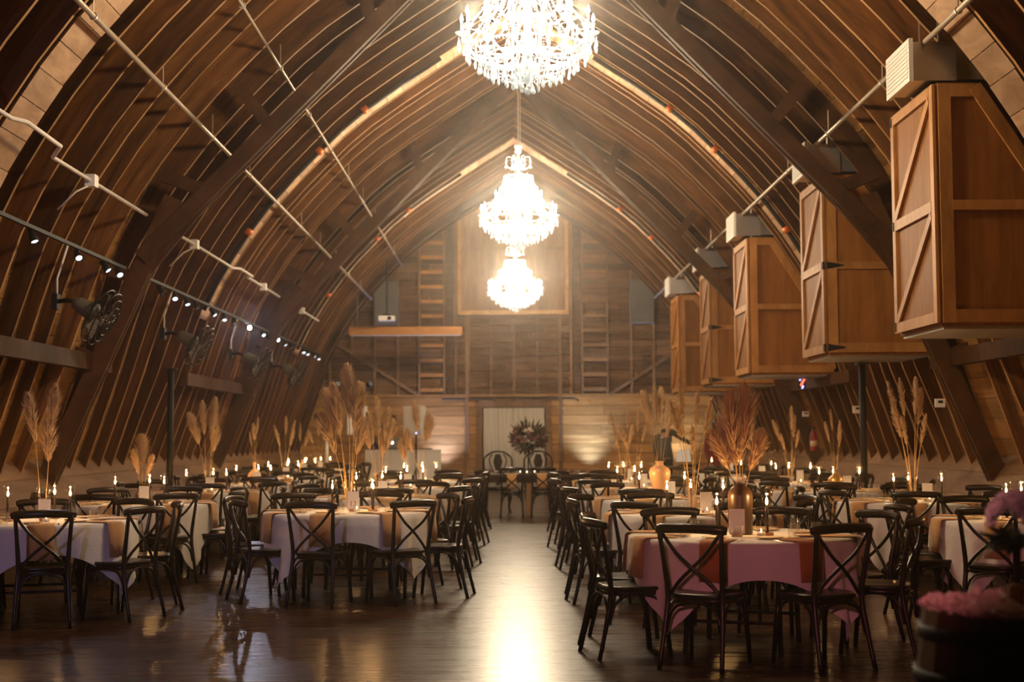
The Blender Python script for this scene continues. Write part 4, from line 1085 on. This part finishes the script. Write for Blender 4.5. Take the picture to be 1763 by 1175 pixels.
def person(loc, rz, lab, joints, shirt, legs_mat, dress=False, hair_len=.0):
    t = thing('person', lab, 'person', loc, rz)
    J = joints
    names = ['pelvis', 'waist', 'chest', 'neckb', 'neck', 'head', 'crown', 'shl', 'ell', 'wrl', 'hal', 'shr', 'elr', 'wrr', 'har', 'hpl', 'knl', 'anl', 'tol', 'hpr', 'knr', 'anr', 'tor']
    rad = [(.09, .08), (.08, .07), (.09, .075), (.05, .045), .05, (.078, .09), (.055, .065), .058, .042, .028, (.036, .018), .058, .042, .028, (.036, .018), .085, .058, .04, .035, .085, .058, .04, .035]
    V = [J[n] for n in names]; ix = {n: i for i, n in enumerate(names)}
    E = [(a, b) for a, b in (('pelvis','waist'),('waist','chest'),('chest','neckb'),('neckb','neck'),('neck','head'),('head','crown'),('chest','shl'),('shl','ell'),('ell','wrl'),('wrl','hal'),('chest','shr'),('shr','elr'),('elr','wrr'),('wrr','har'),('pelvis','hpl'),('hpl','knl'),('knl','anl'),('anl','tol'),('pelvis','hpr'),('hpr','knr'),('knr','anr'),('anr','tor'))]
    if not bpy.data.meshes: pass
    me = bpy.data.meshes.new('body'); me.from_pydata(V, [(ix[a], ix[b]) for a, b in E], []); me.materials.append(M['skin'])
    o = obj('body', me, t); md = o.modifiers.new('skin', 'SKIN'); md.use_smooth_shade = True
    if not me.skin_vertices: me.attributes.new('skin', 'FLOAT', 'POINT') if False else None
    try:
        for i, r in enumerate(rad):
            sv = me.skin_vertices[0].data[i]; sv.radius = r if isinstance(r, tuple) else (r, r); sv.use_root = (i == 0)
    except Exception as ex: print('skin', ex)
    ss = o.modifiers.new('sub', 'SUBSURF'); ss.levels = 1; ss.render_levels = 2
    # fingers
    for w_, h_ in (('wrl', 'hal'), ('wrr', 'har')):
        a, b = Vector(J[w_]), Vector(J[h_]); d = (b-a).normalized(); s = d.cross(Vector((0, 0, 1)))
        s = s.normalized() if s.length > .05 else Vector((0, 1, 0)); fm = MB()
        for k, ln in enumerate((.055, .07, .075, .065)):
            q = b+s*(k-1.5)*.019; fm.tube([q-d*.02, q+d*ln*.55, q+d*ln+Vector((0, 0, -.012))], [.009, .0085, .006], 6)
        q = b-s*.035-d*.045; fm.tube([q, q+d*.03-s*.022, q+d*.06-s*.026], [.010, .009, .007], 6)
        fm.build('fingers', M['skin'], t, True)
    def sleeve(pts, rs, nm, m):
        MB().tube(catmull(pts, 3), [rs[min(i//3, len(rs)-1)]+(rs[min(i//3+1, len(rs)-1)]-rs[min(i//3, len(rs)-1)])*((i % 3)/3) for i in range((len(pts)-1)*3+1)], 12).build(nm, m, t, True)
    # torso garment lofted along the spine
    sp = [Vector(J[n]) for n in ('pelvis', 'waist', 'chest', 'neckb')]
    right = (Vector(J['shr'])-Vector(J['shl'])).normalized()
    rings = []
    prof = [(sp[0]+Vector((0, 0, -.13)), .21, .16), (sp[0]+Vector((0, 0, .03)), .19, .145), (sp[1], .165, .125), ((sp[1]+sp[2])/2, .165, .125), (sp[2], .185, .13), (sp[2].lerp(sp[3], .6), .17, .115), (sp[3], .09, .08)]
    if dress: prof = [(Vector((sp[0].x, sp[0].y, .12)), .33, .30), (Vector((sp[0].x, sp[0].y, .5)), .25, .22)]+prof
    fwd = right.cross((sp[2]-sp[0]).normalized())
    for c, a, b in prof: rings.append([c+right*a*math.cos(2*PI*i/20)+fwd*b*math.sin(2*PI*i/20) for i in range(20)])
    MB().loft(rings).build('dress' if dress else 'shirt', shirt, t, True)
    for s in 'lr':
        if not dress or True:
            sleeve([Vector(J['chest']).lerp(Vector(J['sh'+s]), .6), J['sh'+s], J['el'+s], J['wr'+s]], [.075, .078, .055, .04], 'sleeve', shirt)
        if not dress:
            sleeve([J['hp'+s], Vector(J['hp'+s]).lerp(Vector(J['kn'+s]), .5), J['kn'+s], J['an'+s]], [.105, .10, .075, .06], 'trouser_leg', legs_mat)
        MB().loft([[Vector(J['an'+s])+(Vector(J['to'+s])-Vector(J['an'+s]))*u+Vector((wd*math.cos(2*PI*i/10), 0, -.03+.04*math.sin(2*PI*i/10)*(1 if u < .5 else .7))) for i in range(10)] for u, wd in ((-.25, .03), (.1, .045), (.6, .05), (1.1, .03))]).build('shoe', M['black'], t, True)
    # hair and face
    hd = Vector(J['head']); upv = (Vector(J['crown'])-Vector(J['neck'])).normalized(); ff = Vector(J.get('face', (0, 1, 0))).normalized(); sd = ff.cross(upv).normalized(); ff = upv.cross(sd)
    hr = []
    for z, r, o in ((-.05-hair_len, .085 if hair_len else .07, -.03), (-.02, .098, -.018), (.05, .104, -.012), (.10, .085, -.008), (.135, .045, 0), (.148, .005, 0)):
        hr.append([hd+upv*z+sd*r*.88*math.cos(2*PI*i/16)+ff*(r*math.sin(2*PI*i/16)*(1 if math.sin(2*PI*i/16) < 0 else (.75 if z > .07 else .12))+o) for i in range(16)])
    MB().loft(hr).build('hair', M['hair'], t, True)
    fc = MB()
    fc.tube([hd+ff*.085+upv*.02, hd+ff*.108-upv*.012, hd+ff*.09-upv*.022], [.006, .012, .006], 6)
    fc.build('nose', M['skin'], t, True)
    for s in (-1, 1):
        MB().lathe([(0, -.008), (.009, -.003), (.009, .003), (0, .008)], 8).build('eye', M['hair'], t, loc=hd+ff*.084+sd*s*.03+upv*.02)
        MB().lathe([(0, -.025), (.014, -.01), (.014, .012), (0, .025)], 8).build('ear', M['skin'], t, True, loc=hd+sd*s*.083)
    MB().tube([hd+ff*.082-upv*.05-sd*.02, hd+ff*.09-upv*.052, hd+ff*.082-upv*.05+sd*.02], .005, 6).build('mouth', M['dress'], t, True)
    return t
def std(h=1.0):
    return dict(pelvis=(0, 0, .95*h), waist=(0, 0, 1.1*h), chest=(0, 0, 1.32*h), neckb=(0, 0, 1.45*h), neck=(0, .01, 1.5*h), head=(0, .02, 1.6*h), crown=(0, .015, 1.68*h),
      shl=(-.17, 0, 1.38*h), ell=(-.22, -.02, 1.1*h), wrl=(-.2, .1, .88*h), hal=(-.2, .13, .81*h), shr=(.17, 0, 1.38*h), elr=(.22, -.02, 1.1*h), wrr=(.2, .1, .88*h), har=(.2, .13, .81*h),
      hpl=(-.09, 0, .88*h), knl=(-.1, .02, .48*h), anl=(-.1, -.02, .08), tol=(-.11, .13, .035), hpr=(.09, 0, .88*h), knr=(.1, .02, .48*h), anr=(.1, -.02, .08), tor=(.11, .13, .035))
J = std(1.02); J['face'] = (-.5, -1, 0)
person((3.98, 28.3, 0), R_(200), 'person in a long burgundy dress standing behind rust pampas, right side', J, M['dress'], M['trouser'], True, .12)
J = std(1.05)   # leaning away towards the wall, right arm held out
for n, d in (('waist', (0, .06, 0)), ('chest', (.0, .24, -.06)), ('neckb', (0, .36, -.09)), ('neck', (0, .42, -.12)), ('head', (0, .50, -.20)), ('crown', (0, .56, -.24)), ('shl', (0, .24, -.04)), ('shr', (0, .22, .08))):
    J[n] = tuple(a+b for a, b in zip(J[n], d))
J['elr'] = (.40, .26, 1.38); J['wrr'] = (.60, .30, 1.26); J['har'] = (.67, .31, 1.23); J['ell'] = (-.2, .3, 1.1); J['wrl'] = (-.12, .42, .92); J['hal'] = (-.1, .46, .87); J['face'] = (0, 1, -.8)
person((3.42, 32.6, 0), R_(-6), 'person in an olive grey jacket bending away with right arm stretched out', J, M['jacket'], M['trouser'])
J = std(.99); J['face'] = (0, -1, -.3); J['wrl'] = (-.18, .3, 1.08); J['hal'] = (-.16, .37, 1.08); J['wrr'] = (.18, .3, 1.08); J['har'] = (.16, .37, 1.08); J['face'] = (0, 1, -.2)
person((-3.2, 34.45, 0), PI, 'person in a dark shirt standing behind the white booth', J, M['navy'], M['trouser'])
t = thing('table_lamp', 'table lamp with a white shade against the right back wainscot', 'lamp', (4.2, 35.4, .0))
MB().lathe([(.19, .80), (.14, 1.09), (.138, 1.09), (.188, .80)], 20).build('shade', emit('lit_lampshade', (1, .78, .52), .45), t, True); MB().lathe([(.1, .60), (.1, .62), (.02, .64), (.02, .85), (0, .85)], 12).build('lamp_foot', M['black'], t, True)
t2 = thing('side_stand', 'small dark stand under the white shaded lamp', 'stand', (4.2, 35.4, 0))
MB().lathe([(0, .57), (.25, .57), (.25, .60), (0, .60)], 20).build('top', M['darkwood'], t2); MB().lathe([(.03, .02), (.03, .57)], 8).build('pole', M['darkwood'], t2); MB().lathe([(0, 0), (.18, 0), (.18, .02), (0, .02)], 16).build('foot', M['darkwood'], t2)

# ------------------------------------------------------------------ small fixtures on the right rafters
def wall_unit(name, lab, cat, loc, size, rz=0):
    t = thing(name, lab, cat, loc, rz)
    MB().box((0, 0, 0), size).build('cover', M['white'], t); MB().box((0, -size[1]/2-.002, size[2]*.15), (size[0]*.5, .006, size[2]*.3)).build('display', M['black'], t); return t
wall_unit('thermostat', 'white wall control with a dark display, by the right black pole', 'thermostat', (5.08, 21.3, 1.815), (.16, .04, .11))
wall_unit('thermostat', 'small white wall control beside the fire extinguisher', 'thermostat', (5.1, 25.15, 1.81), (.11, .04, .09))
wall_unit('thermostat', 'small pale wall control on the right truss post', 'thermostat', (4.86, 16.55, 1.80), (.11, .05, .10))
t = thing('fire_extinguisher', 'red fire extinguisher hung on the right rafters', 'extinguisher', (5.22, 25.1, 1.06))
MB().lathe([(0, .1), (.055, .1), (.062, .12), (.062, .38), (.04, .43), (.02, .45), (.02, .5), (0, .5)], 14).build('tank', plain('extinguisher_red', (.3, .015, .012), .4), t, True)
MB().lathe([(.063, .18), (.063, .28)], 14).build('label_band', M['cream'], t, True); MB().box((0, -.03, .5), (.03, .12, .03)).build('valve', M['black'], t)
MB().tube([(-.03, -.02, .49), (-.11, -.03, .4), (-.1, -.03, .15)], .012, 6).build('hose', M['black'], t, True)
t = thing('neon_sign', 'small red and blue lit sign under the right boxes', 'sign', (5.0, 24.8, 2.36), R_(-50))
MB().box((0, 0, 0), (.22, .03, .22)).build('panel', M['black'], t)
MB().bar((-.05, -.02, -.06), (.05, -.02, .07), .035, .008).build('red_tube', emit('neon_red', (1, .12, .06), 3), t)
for x, z in ((-.07, .06), (.075, -.08), (-.02, -.08)): MB().bar((x, -.02, z-.03), (x+.03, -.02, z+.02), .03, .008).build('blue_tube', emit('neon_blue', (.35, .4, 1), 3) if 'neon_blue' not in bpy.data.materials else bpy.data.materials['neon_blue'], t)

# ------------------------------------------------------------------ barrel in the right foreground
bc = (1.45, 4.62)
t = thing('barrel', 'dark wooden barrel in the right foreground', 'barrel', (bc[0], bc[1], 0))
ns = 20; pr = [(.255, 0), (.30, .2), (.325, .42), (.32, .6), (.285, .87)]
for k in range(ns):
    a0, a1 = 2*PI*k/ns+.006, 2*PI*(k+1)/ns-.006
    vs = []
    for r, z in pr:
        for rr, a in ((r, a0), (r, a1), (r-.025, a1), (r-.025, a0)): vs.append((rr*math.cos(a), rr*math.sin(a), z))
    fs = [(i*4+j, i*4+(j+1) % 4, i*4+4+(j+1) % 4, i*4+4+j) for i in range(4) for j in range(4)]+[(3, 2, 1, 0), (16, 17, 18, 19)]
    MB().add(vs, fs).build('stave', M['darkwood'], t)
for z, r in ((.06, .276), (.18, .301), (.66, .318), (.80, .300)):
    MB().lathe([(r-.006, z-.022), (r+.004, z-.022), (r+.002, z+.022), (r-.006, z+.022)], 40).build('hoop', M['black'], t, True)
MB().lathe([(0, .84), (.262, .84), (.262, .86), (0, .86)], 32).build('head', M['darkwood'], t)
pt = MB(); rnd = random.Random(5)
for k in range(900):
    r = .285*math.sqrt(rnd.random()); a = rnd.uniform(0, 2*PI); q = Vector((r*math.cos(a), r*math.sin(a), .866+.035*(1-(r/.29)**2)*rnd.random()+.008*rnd.random()))
    d = Vector((rnd.uniform(-1, 1), rnd.uniform(-1, 1), rnd.uniform(0, .8))).normalized(); s = d.cross(Vector((0, 0, 1))).normalized(); w_ = rnd.uniform(.012, .022)
    pt.add([q-s*w_*.5, q+s*w_*.5, q+s*w_+d*.02, q+d*.034+Vector((0, 0, .006)), q-s*w_+d*.02], [(0, 1, 2, 3, 4)])
o = pt.build('rose_petals', plain('blush_petal', (.88, .62, .54), .8), None, loc=(bc[0], bc[1], 0)); o['kind'] = 'stuff'; o['label'] = 'blush rose petals strewn over the barrel top'; o['category'] = 'petals'
t = thing('white_bouquet', 'white flower bouquet on a black stand on the foreground barrel', 'flowers', (1.50, 4.72, .905))
MB().tube([(0, 0, .01), (0, 0, .17)], .012, 8).build('stand', M['black'], t); MB().lathe([(0, 0), (.045, 0), (.045, .012), (0, .012)], 14).build('stand_foot', M['black'], t)
lf = MB(); rnd = random.Random(8)
for k in range(60):
    a = rnd.uniform(0, 2*PI); leafy(lf, (.02*math.cos(a), .02*math.sin(a), .19), (math.cos(a), math.sin(a), rnd.uniform(-.7, .5)), rnd.uniform(.07, .12), .022)
lf.build('foliage', plain('green_leaf', (.03, .06, .02), .5), t, kind='stuff')
for k in range(11):
    a = 2.4*k; el = .1+1.3*k/11; d = Vector((math.cos(a)*math.cos(el), math.sin(a)*math.cos(el), math.sin(el)))
    mb = MB(); bloom(mb, (0, 0, 0), .05, rnd, 18)
    mb.build('bloom', M['whitepetal'], t, loc=Vector((0, 0, .245))+d*.065, rot=Vector((0, 0, 1)).rotation_difference(d).to_euler())
tag(MB().box((0, 0, .035), (.05, .03, .07)).build('wood_block', M['block'], None, loc=(1.43, 4.55, .885)), 'small wooden block standing among petals on the barrel', 'block')

# coloured stage lights behind the viewpoint
for x, y, z, c, pw, tgt, lab in ((-3.6, 1.0, 2.6, (.62, .48, .95), 380, (-3.4, 14.5, 1.6), 'lavender stage light on a stand behind the viewpoint, left'), (-.6, .5, 2.1, (1, .27, .33), 430, (2.1, 9.6, .5), 'rose stage light on a stand behind the viewpoint, right')):
    t = thing('stage_light', lab, 'stage light', (x, y, 0))
    MB().lathe([(.02, .02), (.02, z-.14)], 8).build('stand_pole', M['black'], t)
    for i in range(3):
        a = 2*PI*i/3; MB().tube([(0, 0, .6), (.4*math.cos(a), .4*math.sin(a), .01)], .012, 6).build('leg', M['black'], t)
    d = (Vector(tgt)-Vector((x, y, z))).normalized(); q = d.to_track_quat('Z', 'Y').to_euler()
    MB().lathe([(0, -.14), (.08, -.12), (.1, 0), (.1, .08), (.09, .08), (.09, 0), (0, 0)], 14).build('can', M['black'], t, True, loc=(0, 0, z), rot=q)
    l = light('lamp', 'SPOT', Vector((0, 0, z))+d*.10, pw, c, t, .06, spot_size=R_(52 if x < -2 else 23), spot_blend=.7); l.rotation_euler = d.to_track_quat('-Z', 'Y').to_euler()
